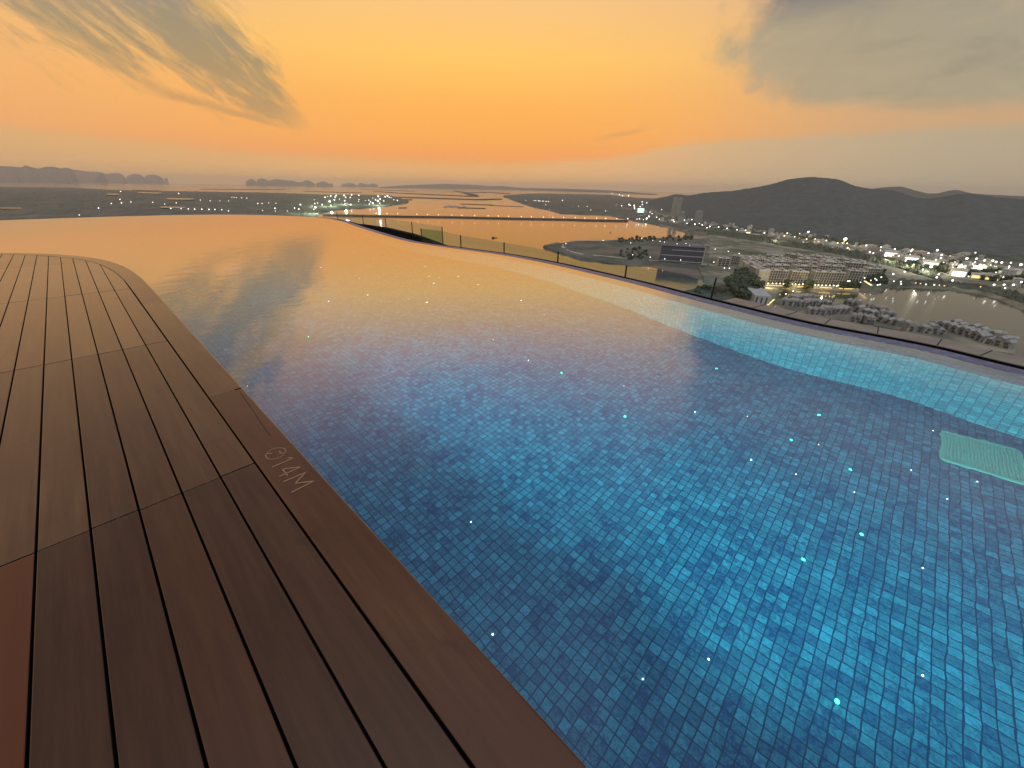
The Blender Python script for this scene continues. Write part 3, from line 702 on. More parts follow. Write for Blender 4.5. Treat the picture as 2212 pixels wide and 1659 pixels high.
def island(outline, base, dist, seed):
    """a karst islet on the skyline: lumpy steep mass with real depth"""
    bm = bmesh.new(); rows = []; ol = [(x, y, 0) for x, y in outline]
    x0, x1 = outline[0][0], outline[-1][0]; nx = max(24, int((x1-x0)*0.9))
    for i in range(nx+1):
        x = x0+(x1-x0)*i/nx; c = GD(x, lerp_st(ol, x)[0], dist); d = Vector((c.x, c.y, 0)).normalized()
        h = max(5.0, c.z-SEA)
        h = h if h > 20 else 5
        wd = 260+h*1.2
        col_ = []
        for k, (o, zz) in enumerate(((-1, 0), (-.86, .34), (-.62, .66), (-.34, .9), (0, 1), (.4, .85), (.75, .45), (1, 0))):
            z = h*zz*(1+0.06*noise.noise(Vector((x*0.3, k*1.3, seed)))*(zz < 1))
            p = c+d*o*wd*(1+0.2*noise.noise(Vector((x*0.2, k, seed+4))))
            col_.append(bm.verts.new((p.x, p.y, SEA-2+z)))
        rows.append(col_)
    for a, b in zip(rows, rows[1:]):
        for j in range(len(a)-1): bm.faces.new((a[j], b[j], b[j+1], a[j+1]))
    bm.faces.new(rows[0]); bm.faces.new(list(reversed(rows[-1])))
    return struct(obj('island', bm, M_HILL, smooth=True))
IB = 400
island([(-60, 359)]+[Z1(*p) for p in ((0, 120), (100, 122), (180, 131), (225, 112), (270, 128), (330, 141), (400, 125), (470, 125), (530, 140), (580, 132), (640, 150), (658, 235), (668, 262))], IB, 30525, 1)
island([Z1(*p) for p in ((600, 160), (660, 152), (760, 166), (860, 170), (890, 176), (930, 190), (940, 235))], IB, 38850, 2)
island([Z1(*p) for p in ((812, 255), (840, 225), (860, 190), (890, 182), (910, 215), (925, 258))], IB, 28675, 3)
island([Z1(*p) for p in ((915, 235), (930, 188), (1000, 178), (1050, 182), (1085, 212), (1098, 235))], IB, 38850, 4)
island([Z1(*p) for p in ((1095, 235), (1110, 205), (1170, 185), (1230, 195), (1255, 218), (1262, 235))], IB, 38850, 5)
island([Z1(*p) for p in ((1255, 235), (1265, 208), (1295, 195), (1350, 192), (1395, 212), (1425, 232))], IB, 38850, 6)
island([Z1(*p) for p in ((1432, 245), (1440, 222), (1455, 222), (1462, 245))], IB, 37000, 7)
island([Z2(*p) for p in ((183, 215), (195, 175), (230, 150), (265, 152), (300, 178), (308, 215))], IB, 33300, 8)
island([Z2(*p) for p in ((300, 215), (310, 160), (350, 144), (400, 150), (430, 172), (480, 160), (530, 150), (580, 160), (640, 166), (700, 170), (760, 188), (800, 185), (845, 160), (900, 178), (940, 205), (950, 225))], IB, 34225, 9)
island([Z2(*p) for p in ((945, 248), (955, 200), (1010, 178), (1060, 182), (1090, 205), (1130, 198), (1142, 225))], IB, 30525, 10)
island([Z2(*p) for p in ((1225, 220), (1240, 205), (1310, 192), (1360, 200), (1405, 222))], IB, 36075, 11)
island([Z2(*p) for p in ((1405, 225), (1415, 205), (1440, 192), (1490, 206), (1530, 210), (1575, 198), (1610, 210), (1632, 230))], IB, 36075, 12)
# ---- buildings
def conc(name, a, b): return noisy(name, a, b, 0.25, 0.85, 5, spec=0.2)
M_PALE = conc('pale_render', (0.40, 0.37, 0.29), (0.50, 0.46, 0.36)); M_CREAM = conc('cream_render', (0.30, 0.275, 0.205), (0.38, 0.345, 0.26))
M_ROOF = conc('pale_roof', (0.33, 0.31, 0.245), (0.50, 0.47, 0.375)); M_GREY = conc('grey_render', (0.24, 0.24, 0.22), (0.32, 0.31, 0.28)); M_ROSE = conc('rose_render', (0.36, 0.27, 0.22), (0.42, 0.33, 0.27))
M_DARKW = mat('dark_opening', (0.045, 0.046, 0.048), 0.3, spec=0.5); M_TILE = conc('dull_roof', (0.18, 0.175, 0.15), (0.27, 0.26, 0.22)); M_DIM = conc('weathered_render', (0.15, 0.145, 0.125), (0.27, 0.255, 0.21)); M_SLATE = conc('dark_slate', (0.060, 0.064, 0.076), (0.085, 0.088, 0.10))
E_WARM = emis('warm_lamp', (1.0, 0.78, 0.36), 3.2); E_WHITE = emis('white_lamp', (1.0, 0.96, 0.86), 3.6); E_BLUE = emis('blue_white_lamp', (0.72, 0.88, 1.0), 3.4); E_ORAN = emis('orange_lamp', (1.0, 0.62, 0.32), 1.7)
E_QUAY = emis('quay_lamp', (1.0, 0.80, 0.42), 4.0); E_SCREEN = emis('green_screen', (0.75, 1.0, 0.85), 1.6); E_YEL = emis('yellow_light', (1.0, 0.72, 0.25), 1.3); E_SOFT = emis('lit_window', (1.0, 0.86, 0.55), 0.42)
def frame(a, b):                                # local frame: origin a, x along the front a->b, y away from the viewer
    a = Vector((a.x, a.y, 0)); b = Vector((b.x, b.y, 0)); d = b-a; L = d.length; rz = math.atan2(d.y, d.x)
    return L, rz
def apartment(p, q, h, label, depth=14.0, bay=3.5, ground=3.2, group='pale apartment blocks of the housing estate', wallm=None):
    a, b = G(*p, SEA+ground), G(*q, SEA+ground); L, rz = frame(a, b); wallm = wallm or M_CREAM
    e = empty('apartment_block', (a.x, a.y, SEA+ground), rz); tag(e, label, 'apartment block', group)
    n = max(2, round(L/bay)); bw = L/n; fl = max(3, round(h/3.4)); bm = bmesh.new()
    box(bm, 0.25, L-0.25, 0.9, depth, -1, h-0.4, 1)
    for i in range(n+1): box(bm, i*bw-0.38, i*bw+0.38, 0.0, depth+0.1, -1, h-0.41)
    for k in range(1, fl): box(bm, 0.39, L-0.39, 0.35, depth+0.05, h*k/fl-0.35, h*k/fl+0.35)
    obj('wall', bm, wallm, e, mats=[wallm, M_DARKW])
    bm = bmesh.new(); box(bm, -0.5, L+0.5, -0.3, depth+0.4, h-0.4, h+0.1)
    for (x0, x1, y0, y1) in ((-0.5, L+0.5, -0.3, 0.1), (-0.5, L+0.5, depth, depth+0.4), (-0.5, -0.1, 0.1, depth), (L+.1, L+.5, .1, depth)): box(bm, x0, x1, y0, y1, h+0.102, h+0.9)
    rf = obj('roof', bm, M_ROOF, e)
    rr = random.Random(int(abs(a.x*7+a.y*13)))
    for i in range(max(1, int(L/11))):
        x = (i+0.5)*L/max(1, int(L/11))+rr.uniform(-1.5, 1.5); bm = bmesh.new(); w_ = rr.uniform(1.6, 2.6); d_ = rr.uniform(1.8, 3.2)
        box(bm, x-w_, x+w_, depth/2-d_, depth/2+d_, h+0.105, h+rr.uniform(2.0, 3.4)); box(bm, x-w_*0.45, x+w_*0.45, depth/2-d_-0.06, depth/2-d_+.02, h+0.2, h+1.9, 1)
        obj('stair_house', bm, M_CREAM, rf, mats=[M_CREAM, M_DARKW])
    return e
ZA = lambda x, y: (1590.8+x*.1488, 521.1+y*.1488)
ZB = lambda x, y: (1590.8+x*.1488, 603.4+y*.1488)
ZC = lambda x, y: (1865+.1567*x, 521.1+.1567*y)
ZD = lambda x, y: (1343.9+.124*x, 466.3+.124*y)
for p, q, h, lab in (
    ((60, 455), (285, 600), 17, 'angled end block of the front row, its bare side facing the dark trees'),
    ((300, 602), (705, 618), 18, 'long front apartment block with pale fins at the left end of the lamp-lit quay'),
    ((765, 614), (990, 624), 17, 'short front apartment block, middle one of the three above the quay lamps'),
    ((1095, 630), (1510, 648), 18, 'long front apartment block at the right end of the lamp-lit quay'),
    ((1600, 575), (1850, 590), 15, 'finned apartment block right of the lit quay, behind the dark garden'),
    ((1870, 540), (2070, 548), 15, 'finned apartment block nearest the orange-lit roof at the estate corner'),
    ((150, 512), (400, 518), 17, 'second-row block with pale roof behind the left end of the quay'),
    ((430, 520), (720, 528), 18, 'second-row block behind the long left quay block'),
    ((830, 522), (1120, 532), 17, 'second-row block behind the short middle quay block'),
    ((1160, 520), (1520, 545), 18, 'second-row block behind the long right quay block'),
    ((110, 455), (330, 462), 16, 'third-row block above the angled end block'),
    ((420, 446), (760, 456), 17, 'third-row block in the middle left of the estate'),
    ((800, 444), (1120, 452), 16, 'third-row block in the centre of the estate'),
    ((1180, 452), (1500, 468), 17, 'third-row block right of the estate centre'),
    ((100, 392), (400, 392), 15, 'fourth-row block at the left edge of the estate'),
    ((480, 388), (770, 394), 15, 'fourth-row block left of the estate centre'),
    ((900, 378), (1150, 390), 15, 'fourth-row block at the estate centre'),
    ((1200, 395), (1430, 412), 15, 'fourth-row block right of the estate centre'),
    ((1540, 440), (1850, 465), 15, 'fourth-row block at the right of the estate above the garden'),
    ((680, 270), (960, 318), 12, 'left block of the rear row with square dark roof wells'),
    ((1030, 300), (1380, 350), 12, 'middle block of the rear row with square dark roof wells'),
    ((1400, 340), (1770, 398), 12, 'right block of the rear row with square dark roof wells'),
    ((1790, 440), (2060, 475), 12, 'last block of the rear row beside the dark woodland belt'),
    ((420, 285), (640, 305), 11, 'low rear block left of the roof-well row'),
    ((120, 320), (390, 325), 11, 'low rear block at the far left of the estate')):
    apartment(ZA(*p), ZA(*q), h, lab)
apartment(ZD(1655, 880), ZD(1850, 890), 14, 'small pale block with strong vertical fins left of the estate', bay=5.5, group=None)
apartment(ZD(1890, 830), ZD(2050, 850), 14, 'small block with fine fins between the finned block and the estate', bay=3.4, group=None)
# dark slab office with stripes of floors on the peninsula
a, b = G(*ZD(640, 800), SEA+3), G(*ZD(1385, 852), SEA+3); L, rz = frame(a, b)
e = empty('office_slab', (a.x, a.y, SEA+3), rz); tag(e, 'long dark slate building with pale floor stripes on the wooded peninsula', 'office building')
bm = bmesh.new(); box(bm, 0, L, 0.6, 24, -1, 27); obj('wall', bm, M_DARKW, e)
for k in range(8): 
    bm = bmesh.new(); box(bm, 0.9 if k < 6 else L*.25, L-0.6, 0, 24.6, 2.6+k*3.2, 3.9+k*3.2); obj('floor_band', bm, M_SLATE if k % 3 else M_GREY, e)
bm = bmesh.new(); box(bm, L-0.55, L+0.6, -0.6, 25, -1, 28.2); obj('end_wall', bm, M_CREAM, e)
bm = bmesh.new(); box(bm, -0.4, L-0.6, -0.2, 24.8, 28.21, 28.9); obj('roof', bm, M_SLATE, e)
# low waterside hall with three dark slots
a, b = G(*ZB(240, 352), SEA+3), G(*ZB(470, 372), SEA+3); L, rz = frame(a, b)
e = empty('waterside_hall', (a.x, a.y, SEA+3), rz); tag(e, 'low grey waterside hall with three dark slots beside the yellow light strip', 'hall')
bm = bmesh.new(); box(bm, 0, L, 0, 46, -1, 9); obj('wall', bm, M_GREY, e)
bm = bmesh.new(); box(bm, -0.5, L+0.5, 0.5, 46.5, 9.01, 9.9); rf = obj('roof', bm, M_GREY, e)
for k in range(3):
    bm = bmesh.new(); box(bm, L*(0.16+0.3*k)-0.9, L*(0.16+0.3*k)+0.9, -0.12, 0.2, -1, 8.2); obj('slot', bm, M_DARKW, e)
# rows of small houses on the islets
wbm = bmesh.new(); box(wbm, -1.5, 1.5, -0.08, 0.12, 0, 2.3); WME = bpy.data.meshes.new('window'); wbm.to_mesh(WME); wbm.free(); WME.materials.append(M_DARKW)
def houses(p, q, label, h=6.6, depth=10.0):
    a, b = G(*p, SEA+1.6), G(*q, SEA+1.6); L, rz = frame(a, b)
    e = empty('row_of_houses', (a.x, a.y, SEA+1.6), rz); tag(e, label, 'row houses', 'rows of small houses on the islets')
    n = max(2, round(L/5.6)); w_ = L/n; bm = bmesh.new(); rb = bmesh.new(); rr = random.Random(n*7+int(a.x))
    for i in range(n):
        hh = h+rr.choice((-1.8, -.6, 0, .5, 1.3)); x0, x1 = i*w_+0.12, (i+1)*w_-0.12; f = rr.uniform(-1.6, 1.6)
        box(bm, x0, x1, f, depth+f, -1, hh)
        y0, y1, xm = f-0.4, depth+f+0.4, (x0+x1)/2
        vs = [rb.verts.new(v) for v in ((x0-.05, y0, hh), (x1+.05, y0, hh), (x1+.05, y1, hh), (x0-.05, y1, hh), (xm, y0, hh+1.7), (xm, y1, hh+1.7))]
        for q_ in ((0, 1, 4), (2, 3, 5), (0, 4, 5, 3), (1, 2, 5, 4), (0, 3, 2, 1)): rb.faces.new([vs[k] for k in q_])
        for z in (0.5, 3.2):
            o = bpy.data.objects.new('window', WME); COL.objects.link(o); o.parent = e; o.location = ((x0+x1)/2+rr.uniform(-.8, .8), f, z)
    obj('wall', bm, M_DIM, e); obj('roof', rb, M_TILE, e)
for p, q, lab in ((ZB(630, 372), ZB(830, 400), 'short row of gabled houses at the near left tip of the islet'), (ZB(840, 398), ZB(1360, 402), 'long straight row of gabled houses along the islet front'), (ZB(850, 330), ZB(1180, 330), 'back row of gabled houses behind the long front row'),
                  (ZB(1530, 375), ZB(1750, 420), 'short row of houses out on the islet point nearest the lamp reflections'), (ZB(1040, 508), ZB(1290, 530), 'front row of houses partly behind the stone ledge, left of the footbridge'), (ZB(1310, 525), ZB(1660, 500), 'dense row of houses meeting at the islet bend'),
                  (ZB(1680, 470), ZB(1960, 540), 'row of houses running down the islet from the bend'), (ZB(1960, 545), ZB(2300, 590), 'long outer row of houses ending at the lone white lamp'), (ZB(1880, 470), ZB(2280, 520), 'thin back row of houses along the far islet edge'),
                  (ZB(1640, 615), ZB(1790, 640), 'small curved cluster of houses just above the ledge'), (ZB(1860, 660), ZB(1990, 672), 'dark little pair of houses just above the ledge'), (ZB(2010, 610), ZB(2330, 690), 'inner row of houses below the lone white lamp')):
    houses(p, q, lab)
Z7 = lambda x, y: (1755.3+x*.2063, 493.7+y*.2063)
for p, q, lab in ((Z7(980, 1080), Z7(1400, 1125), 'front row of houses on the right-hand islet'), (Z7(1190, 1020), Z7(1420, 1080), 'upper left row of houses on the right-hand islet'), (Z7(1430, 1085), Z7(1760, 1190), 'middle row of houses stepping down the right-hand islet'),
                  (Z7(1400, 1020), Z7(1760, 1110), 'back row of houses on the right-hand islet'), (Z7(1770, 1200), Z7(2050, 1270), 'last row of houses at the tip of the right-hand islet'), (Z7(1770, 1140), Z7(2000, 1225), 'back row of houses near the tip of the right-hand islet')):
    houses(p, q, lab)
# town buildings below the mountain
def house_mesh(name, w_, d_, h, wallm, style):
    bm = bmesh.new(); box(bm, -w_/2, w_/2, 0, d_, -1, h)
    fl = max(1, int(h/3.6))
    for k in range(fl):
        for i in range(max(2, int(w_/4))):
            n = max(2, int(w_/4)); x = -w_/2+(i+.5)*w_/n
            box(bm, x-0.9, x+0.9, -0.08, 0.1, k*h/fl+1.0, k*h/fl+2.5, 2 if (style and (i*7+k*3) % 5 == 0) else 1)
    box(bm, -w_/2-.4, w_/2+.4, -.4, d_+.4, h+.01, h+.6, 3)
    box(bm, -w_/5, w_/6, d_*.4, d_*.7, h+.61, h+2.8)
    me = bpy.data.meshes.new(name); bmesh.ops.recalc_face_normals(bm, faces=bm.faces[:]); bm.to_mesh(me); bm.free()
    for m in (wallm, M_DARKW, E_SOFT, M_ROOF): me.materials.append(m)
    return me
HM = [house_mesh('town_house', *a) for a in ((12, 12, 11, M_CREAM, 1), (16, 14, 8, M_GREY, 0), (10, 12, 16, M_PALE, 1), (24, 16, 9, M_ROSE, 0), (14, 14, 20, M_GREY, 1), (30, 18, 7, M_CREAM, 0))]
HLAB = ['cream three-storey town house in the lit strip below the mountain', 'low grey town house in the lit strip below the mountain', 'slim pale town house in the lit strip below the mountain', 'wide rose-coloured town building in the lit strip below the mountain', 'tall grey town house in the lit strip below the mountain', 'long low cream shed in the lit strip below the mountain']
band = [(1330, 447, 6), (1380, 455, 12), (1440, 475, 8), (1500, 484, 6), (1600, 498, 6), (1700, 514, 8), (1800, 529, 9), (1930, 552, 10), (2030, 566, 16), (2120, 582, 22), (2212, 600, 28), (2260, 610, 28)]
rr = random.Random(4)
for i in range(230):
    x = rr.uniform(1330, 2250); yc, sp_ = lerp_st(band, x); y = yc+rr.uniform(-1, 1)*sp_
    p = G(x, y, SEA+3); k = rr.randrange(6)
    o = bpy.data.objects.new('town_house', HM[k]); COL.objects.link(o); o.location = p
    o.rotation_euler = (0, 0, math.atan2(p.y, p.x)-math.pi/2+rr.uniform(-.7, .7)); q_ = rr.uniform(.45, .85); o.scale = (q_*rr.uniform(.8, 1.2), q_, q_*rr.uniform(.7, 1.2))
    tag(o, HLAB[k], 'house', 'town houses %d below the mountain' % k)
    o['group'] = HLAB[k].replace('house in', 'houses in').replace('building in', 'buildings in').replace('shed in', 'sheds in')
# landmark buildings
def tower(name, p, w_, d_, h, m, label, twin=False, cat='tower block'):
    a = G(*p, SEA+3); e = empty(name, (a.x, a.y, SEA+3), math.atan2(a.y, a.x)-math.pi/2); tag(e, label, cat)
    for k in range(2 if twin else 1):
        x0 = k*(w_*0.55) - w_/2; ww = w_*0.45 if twin else w_; hh = h*(1.0 if k == 0 else 0.97)
        bm = bmesh.new(); box(bm, x0, x0+ww, 0, d_, -1, hh)
        for f in range(int(hh/4)): box(bm, x0+.8, x0+ww-.8, -.12, .15, f*4+1.2, f*4+2.9, 1)
        obj('wall', bm, m, e, mats=[m, M_DARKW])
        bm = bmesh.new(); box(bm, x0-.5, x0+ww+.5, -.5, d_+.5, hh+.01, hh+1.2); box(bm, x0+ww*.3, x0+ww*.7, d_*.3, d_*.7, hh+1.21, hh+4); obj('roof', bm, M_GREY, e)
    return e
tower('tower_block', (1457, 470), 40, 22, 88, M_CREAM, 'tall pale twin tower standing at the foot of the mountain', True)
tower('tower_block', (1506, 483), 26, 20, 44, M_GREY, 'grey mid-rise block with a lit base right of the twin tower')
tower('tower_block', (1472, 476), 18, 16, 34, M_GREY, 'slim grey mid-rise just right of the twin tower')
def lit_hall(p, w_, h, em, label):
    a = G(*p, SEA+3); e = empty('shop_hall', (a.x, a.y, SEA+3), math.atan2(a.y, a.x)-math.pi/2+0.15); tag(e, label, 'shop building')
    bm = bmesh.new(); box(bm, -w_/2-1.5, w_/2+1.5, 0.5, 16, -1, h+3); obj('wall', bm, M_PALE, e)
    bm = bmesh.new(); box(bm, -w_/2, w_/2, 0.1, 0.45, 1.0, h); obj('lit_front', bm, em, e)
    bm = bmesh.new(); box(bm, -w_/2-2, w_/2+2, 0, 16.4, h+3.01, h+3.8); obj('roof', bm, M_ROOF, e)
for p, w_, h, em, lab in ((ZC(365, 218), 19, 8, E_WHITE, 'brilliant white lit shop hall furthest left of the four below the mountain'), (ZC(650, 290), 17, 8, E_BLUE, 'brilliant bluish shop hall, second of the four lit halls'), (ZC(905, 372), 18, 9, E_WHITE, 'brilliant white shop hall, third of the four lit halls'),
                          (ZC(1295, 490), 15, 8, E_WHITE, 'brilliant white shop hall nearest the grey channel'), (Z5(95, 600), 20, 4, E_BLUE, 'low hall with a blue-white light band below the mountain'), (Z5(465, 660), 13, 5, E_YEL, 'small hall with a yellow lit front below the mountain'),
                          (ZC(1568, 520), 14, 5, E_YEL, 'gabled building glowing yellow near the right edge of the town'), (ZC(1735, 540), 17, 4, E_YEL, 'long building glowing yellow at the far right of the town'), (ZD(2085, 290), 12, 2.5, E_WARM, 'long low shop with a bright strip in the shadow of the mountain'), (ZD(2195, 305), 12, 2.5, E_WARM, 'second long low shop with a bright strip under the mountain')):
    lit_hall(p, w_, h, em, lab)
a = G(*Z4(610, 400), SEA+3); e = empty('billboard', (a.x, a.y, SEA+3), math.atan2(a.y, a.x)-math.pi/2); tag(e, 'glowing green and white billboard screen above the dam road', 'billboard')
bm = bmesh.new(); box(bm, -18, 18, 0, 2, 9, 31); obj('screen_frame', bm, M_GREY, e)
for z0, z1 in ((10, 15.5), (19.5, 30)):
    bm = bmesh.new(); box(bm, -17, 17, -.3, -.01, z0, z1); obj('screen', bm, E_SCREEN, e)
for x in (-12, 12):
    bm = bmesh.new(); box(bm, x-.8, x+.8, .5, 1.5, -1, 9); obj('post', bm, M_GREY, e)
# roads
def road(pts, wd): struct(ribbon('road', pts, wd, 3.9, M_ROAD))
road([ZC(460, 240), ZC(600, 285), ZC(790, 335)], 7); road([ZC(900, 420), ZC(1050, 460), ZC(1180, 510)], 6); road([ZC(1330, 322), ZC(1600, 340), ZC(1800, 365), ZC(2050, 392)], 9); road([ZC(2040, 490), ZC(2110, 400)], 16)
road([Z3(1690, 760), Z3(1740, 720), Z3(1850, 700), Z3(2212, 700)], 4); road([Z3(1690, 760), Z3(1760, 815), Z3(1900, 850), Z3(2212, 880), ZD(350, 795), ZD(800, 830), ZD(1350, 880), ZD(1700, 905)], 7)
road([ZA(250, 640), ZA(700, 668), ZA(1500, 705), ZA(1760, 730)], 10)
# ---- trees
def tree_mesh(seed, h):
    r = random.Random(seed); bm = bmesh.new()
    bmesh.ops.create_cone(bm, cap_ends=True, segments=6, radius1=h*.035, radius2=h*.015, depth=h*.6, matrix=Matrix.Translation((0, 0, h*.3)))
    for f in bm.faces: f.material_index = 1
    cl = [(Vector((r.uniform(-.24, .24), r.uniform(-.24, .24), r.uniform(.32, .85)))*h, h*r.uniform(.14, .24)) for _ in range(11)]
    for c, rad_ in cl:
        for _ in range(34):
            d = Vector((r.gauss(0, 1), r.gauss(0, 1), r.gauss(0, .8))).normalized()*rad_*r.uniform(.6, 1.05)
            n = (d+Vector((r.uniform(-.4, .4), r.uniform(-.4, .4), r.uniform(-.1, .7)))*rad_).normalized()
            t = n.cross(Vector((r.uniform(-1, 1), r.uniform(-1, 1), .3))).normalized(); u = n.cross(t); s = h*r.uniform(.055, .095)
            f = bm.faces.new([bm.verts.new(c+d+t*s*a_+u*s*b_) for a_, b_ in ((-1, -.6), (.2, -1), (1, .5), (-.3, 1))]); f.material_index = 0
    me = bpy.data.meshes.new('tree'); bm.to_mesh(me); bm.free(); me.materials.append(M_LEAF); me.materials.append(M_BARK); return me
M_LEAF = noisy('foliage', (0.040, 0.052, 0.030), (0.085, 0.10, 0.055), 0.4, 0.9, 4, spec=0.15); M_BARK = mat('bark', (0.05, 0.04, 0.03), 0.9)
TM = [tree_mesh(20+i, 10) for i in range(5)]
def trees(n, region, label, group, smin, smax, seed, ground=3.0):
    r = random.Random(seed); k = 0
    while k < n:
        x, y = region(r); p = G(x, y, SEA+ground-1.0)
        o = bpy.data.objects.new('tree', TM[r.randrange(5)]); COL.objects.link(o); o.location = p; o.rotation_euler = (0, 0, r.uniform(0, 6.28)); s = r.uniform(smin, smax); o.scale = (s*r.uniform(.9, 1.3), s*r.uniform(.9, 1.3), s)
        tag(o, label, 'tree', group); k += 1
def blob(cx, cy, rx, ry):
    def f(r):
        a = r.uniform(0, 6.283); q = math.sqrt(r.random()); return cx+rx*q*math.cos(a), cy+ry*q*math.sin(a)
    return f
trees(70, blob(1604, 622, 34, 27), 'dark green tree in the dense grove beside the waterside hall', 'trees of the dense grove beside the waterside hall', 1.0, 1.6, 1)
trees(16, blob(1532, 634, 34, 7), 'low dark tree on the bank behind the glass balustrade end', 'trees on the bank behind the balustrade end', .5, .9, 2, 1.8)
trees(60, lambda r: (lambda x: (x, 517+(x-1337)*-.03+r.uniform(0, 9)))(r.uniform(1335, 1500)), 'dark tree in the row along the far shore of the peninsula', 'trees along the far shore of the peninsula', .6, 1.0, 3, 2)
trees(40, blob(1370, 552, 32, 14), 'shadowy tree in the park at the left of the slate building', 'trees in the park left of the slate building', .5, .9, 4, 2)
trees(26, lambda r: (lambda t: (1590.8+t*.1488, 521.1+(655+t*.025+r.uniform(-3, 3))*.1488))(r.choice((r.uniform(1000, 1080), r.uniform(1525, 1760), r.uniform(700, 760)))), 'dark garden tree between the quay blocks', 'garden trees between the quay blocks', .8, 1.3, 5, 3)
trees(70, lambda r: (lambda x: (x, lerp_st(band, x)[0]+r.uniform(2, 24)))(r.uniform(1940, 2240)), 'dark tree among the town lights near the channel', 'trees among the town lights near the channel', .7, 1.3, 6, 3)
trees(30, lambda r: ZA(r.uniform(1880, 2180), r.uniform(480, 640)), 'dark tree at the corner of the estate beside the orange-lit roof', 'trees at the estate corner beside the orange-lit roof', .7, 1.1, 7, 3)
# ---- lamps
def lamp_mesh(name, r, hgt, em):
    bm = bmesh.new(); box(bm, -.12, .12, -.12, .12, -1, hgt-r*.6, 1)
    bmesh.ops.create_icosphere(bm, subdivisions=1, radius=r, matrix=Matrix.Translation((0, 0, hgt)))
    me = bpy.data.meshes.new(name); bm.to_mesh(me); bm.free(); me.materials.append(em); me.materials.append(M_GREY); return me
LMC = {}
def lamp(p, em, label, group, size=1.0, hgt=9.0, ground=3.0, rmax=9.0):
    g = G(*p, SEA+ground+hgt); D = math.hypot(g.x, g.y)
    r = min(rmax, 0.00098*D*size); r = max(0.7, round(r*2.5)/2.5)
    k = (em.name, r, hgt)
    if k not in LMC: LMC[k] = lamp_mesh('street_lamp', r, hgt, em)
    o = bpy.data.objects.new('street_lamp', LMC[k]); COL.objects.link(o); o.location = (g.x, g.y, SEA+ground); tag(o, label, 'street lamp', group)
def lamps(Z, pts, em, label, group, size=1.0, hgt=9.0, ground=3.0, big=(), rmax=9.0):
    for i, p in enumerate(pts): lamp(Z(*p[:2]), em, label, group, p[2] if len(p) > 2 else size, hgt, ground, rmax)
lamps(ZA, [(265, 603), (318, 605), (358, 605), (413, 608), (462, 610), (525, 612, 1.3), (580, 612, .7), (635, 613, .8), (683, 618, 1.4), (752, 615), (812, 624), (858, 624), (912, 628, 1.2), (965, 622, 1.2), (1088, 625, 1.1), (1145, 636), (1192, 637, 1.2), (1245, 640), (1300, 640), (1356, 641, 1.3), (1412, 642, 1.2), (1455, 648), (1478, 642), (790, 560, 1.1)], E_QUAY, 'warm quay lamp in the row in front of the finned apartment blocks', 'warm quay lamps in front of the apartment blocks', 1.05, 4.5)
lamps(ZA, [(1300, 450), (1422, 462), (85, 535, .8), (40, 178, .8), (362, 225, .7)], E_WHITE, 'white lamp among the roofs of the pale housing estate', 'white lamps among the estate roofs', .9, 9)
lamps(ZA, [(1620, 578), (1645, 578), (1715, 592, 1.1), (1755, 618), (1800, 598), (1860, 532), (1940, 537), (2015, 543), (2035, 565), (2105, 522), (1950, 568, .7), (2050, 635), (2085, 628)], E_WHITE, 'white lamp in the dark garden at the right corner of the estate', 'white lamps at the right corner of the estate', .9, 7)
lamps(ZB, [(825, 172, .7), (718, 212, .8), (300, 350, .9), (555, 405, .8)], E_WHITE, 'white lamp at the water beside the low waterside hall', 'white lamps beside the waterside hall', .9, 6)
lamps(ZC, [(40, 58), (245, 82), (235, 123, .8), (433, 108), (322, 155, .7), (425, 152, .7), (138, 160), (90, 148), (488, 202), (675, 115), (657, 137), (645, 180, .7), (580, 225, .8), (898, 165), (1020, 125, 1.7), (1080, 188), (1070, 230), (1000, 255, 1.2), (833, 235), (868, 266, .9), (992, 293, .8), (1105, 295), (1200, 207, 1.3), (1237, 322), (1233, 362), (1263, 285, .9), (1355, 322), (1428, 238, 1.7), (1545, 157, .9), (1560, 240), (1540, 290), (1505, 312), (1610, 325, 1.4), (1605, 350), (1670, 265, 1.3), (1785, 268, 1.2), (1830, 287, 1.3), (1908, 293, 1.4), (2035, 295, 1.2), (2010, 347), (2010, 372), (2172, 322, 1.7), (1755, 330, .9), (1830, 430, .9), (1930, 495, .9), (1450, 485, .9), (570, 420, 1.6), (412, 452), (247, 495), (820, 390, 1.3), (885, 415, 1.1), (1040, 455), (1012, 498), (420, 552), (517, 557, .9), (520, 590, .8), (862, 595, .8), (978, 600, .8), (1230, 540, 1.3), (1802, 600), (1940, 600, 1.2), (2072, 600), (2180, 562), (1955, 645, 1.1)], E_WHITE, 'white street lamp in the scattered lights under the right flank of the mountain', 'white street lamps under the right flank of the mountain', 1.25)
lamps(ZC, [(723, 575), (787, 583), (1048, 605), (1117, 613), (1615, 628, .8)], E_ORAN, 'orange lamp along the far bank of the grey channel', 'orange lamps along the channel bank', 1.1, 5)
lamps(Z5, [(22, 572), (215, 575), (190, 597), (278, 605), (320, 578, .8), (378, 625, 1.1), (350, 650, .8), (450, 625), (545, 637, 1.1), (640, 657), (720, 660), (725, 700), (740, 710, .8), (855, 510, .7)], E_WARM, 'warm lamp in the close cluster below the summit of the mountain', 'warm lamps below the mountain summit', 1.3)
lamp(Z5(393, 565), E_BLUE, 'large bluish floodlight below the mountain summit', None, 1.9, 16); lamp(Z5(705, 625), E_WARM, 'brightest yellow floodlight in the cluster below the summit', None, 3.0, 18)
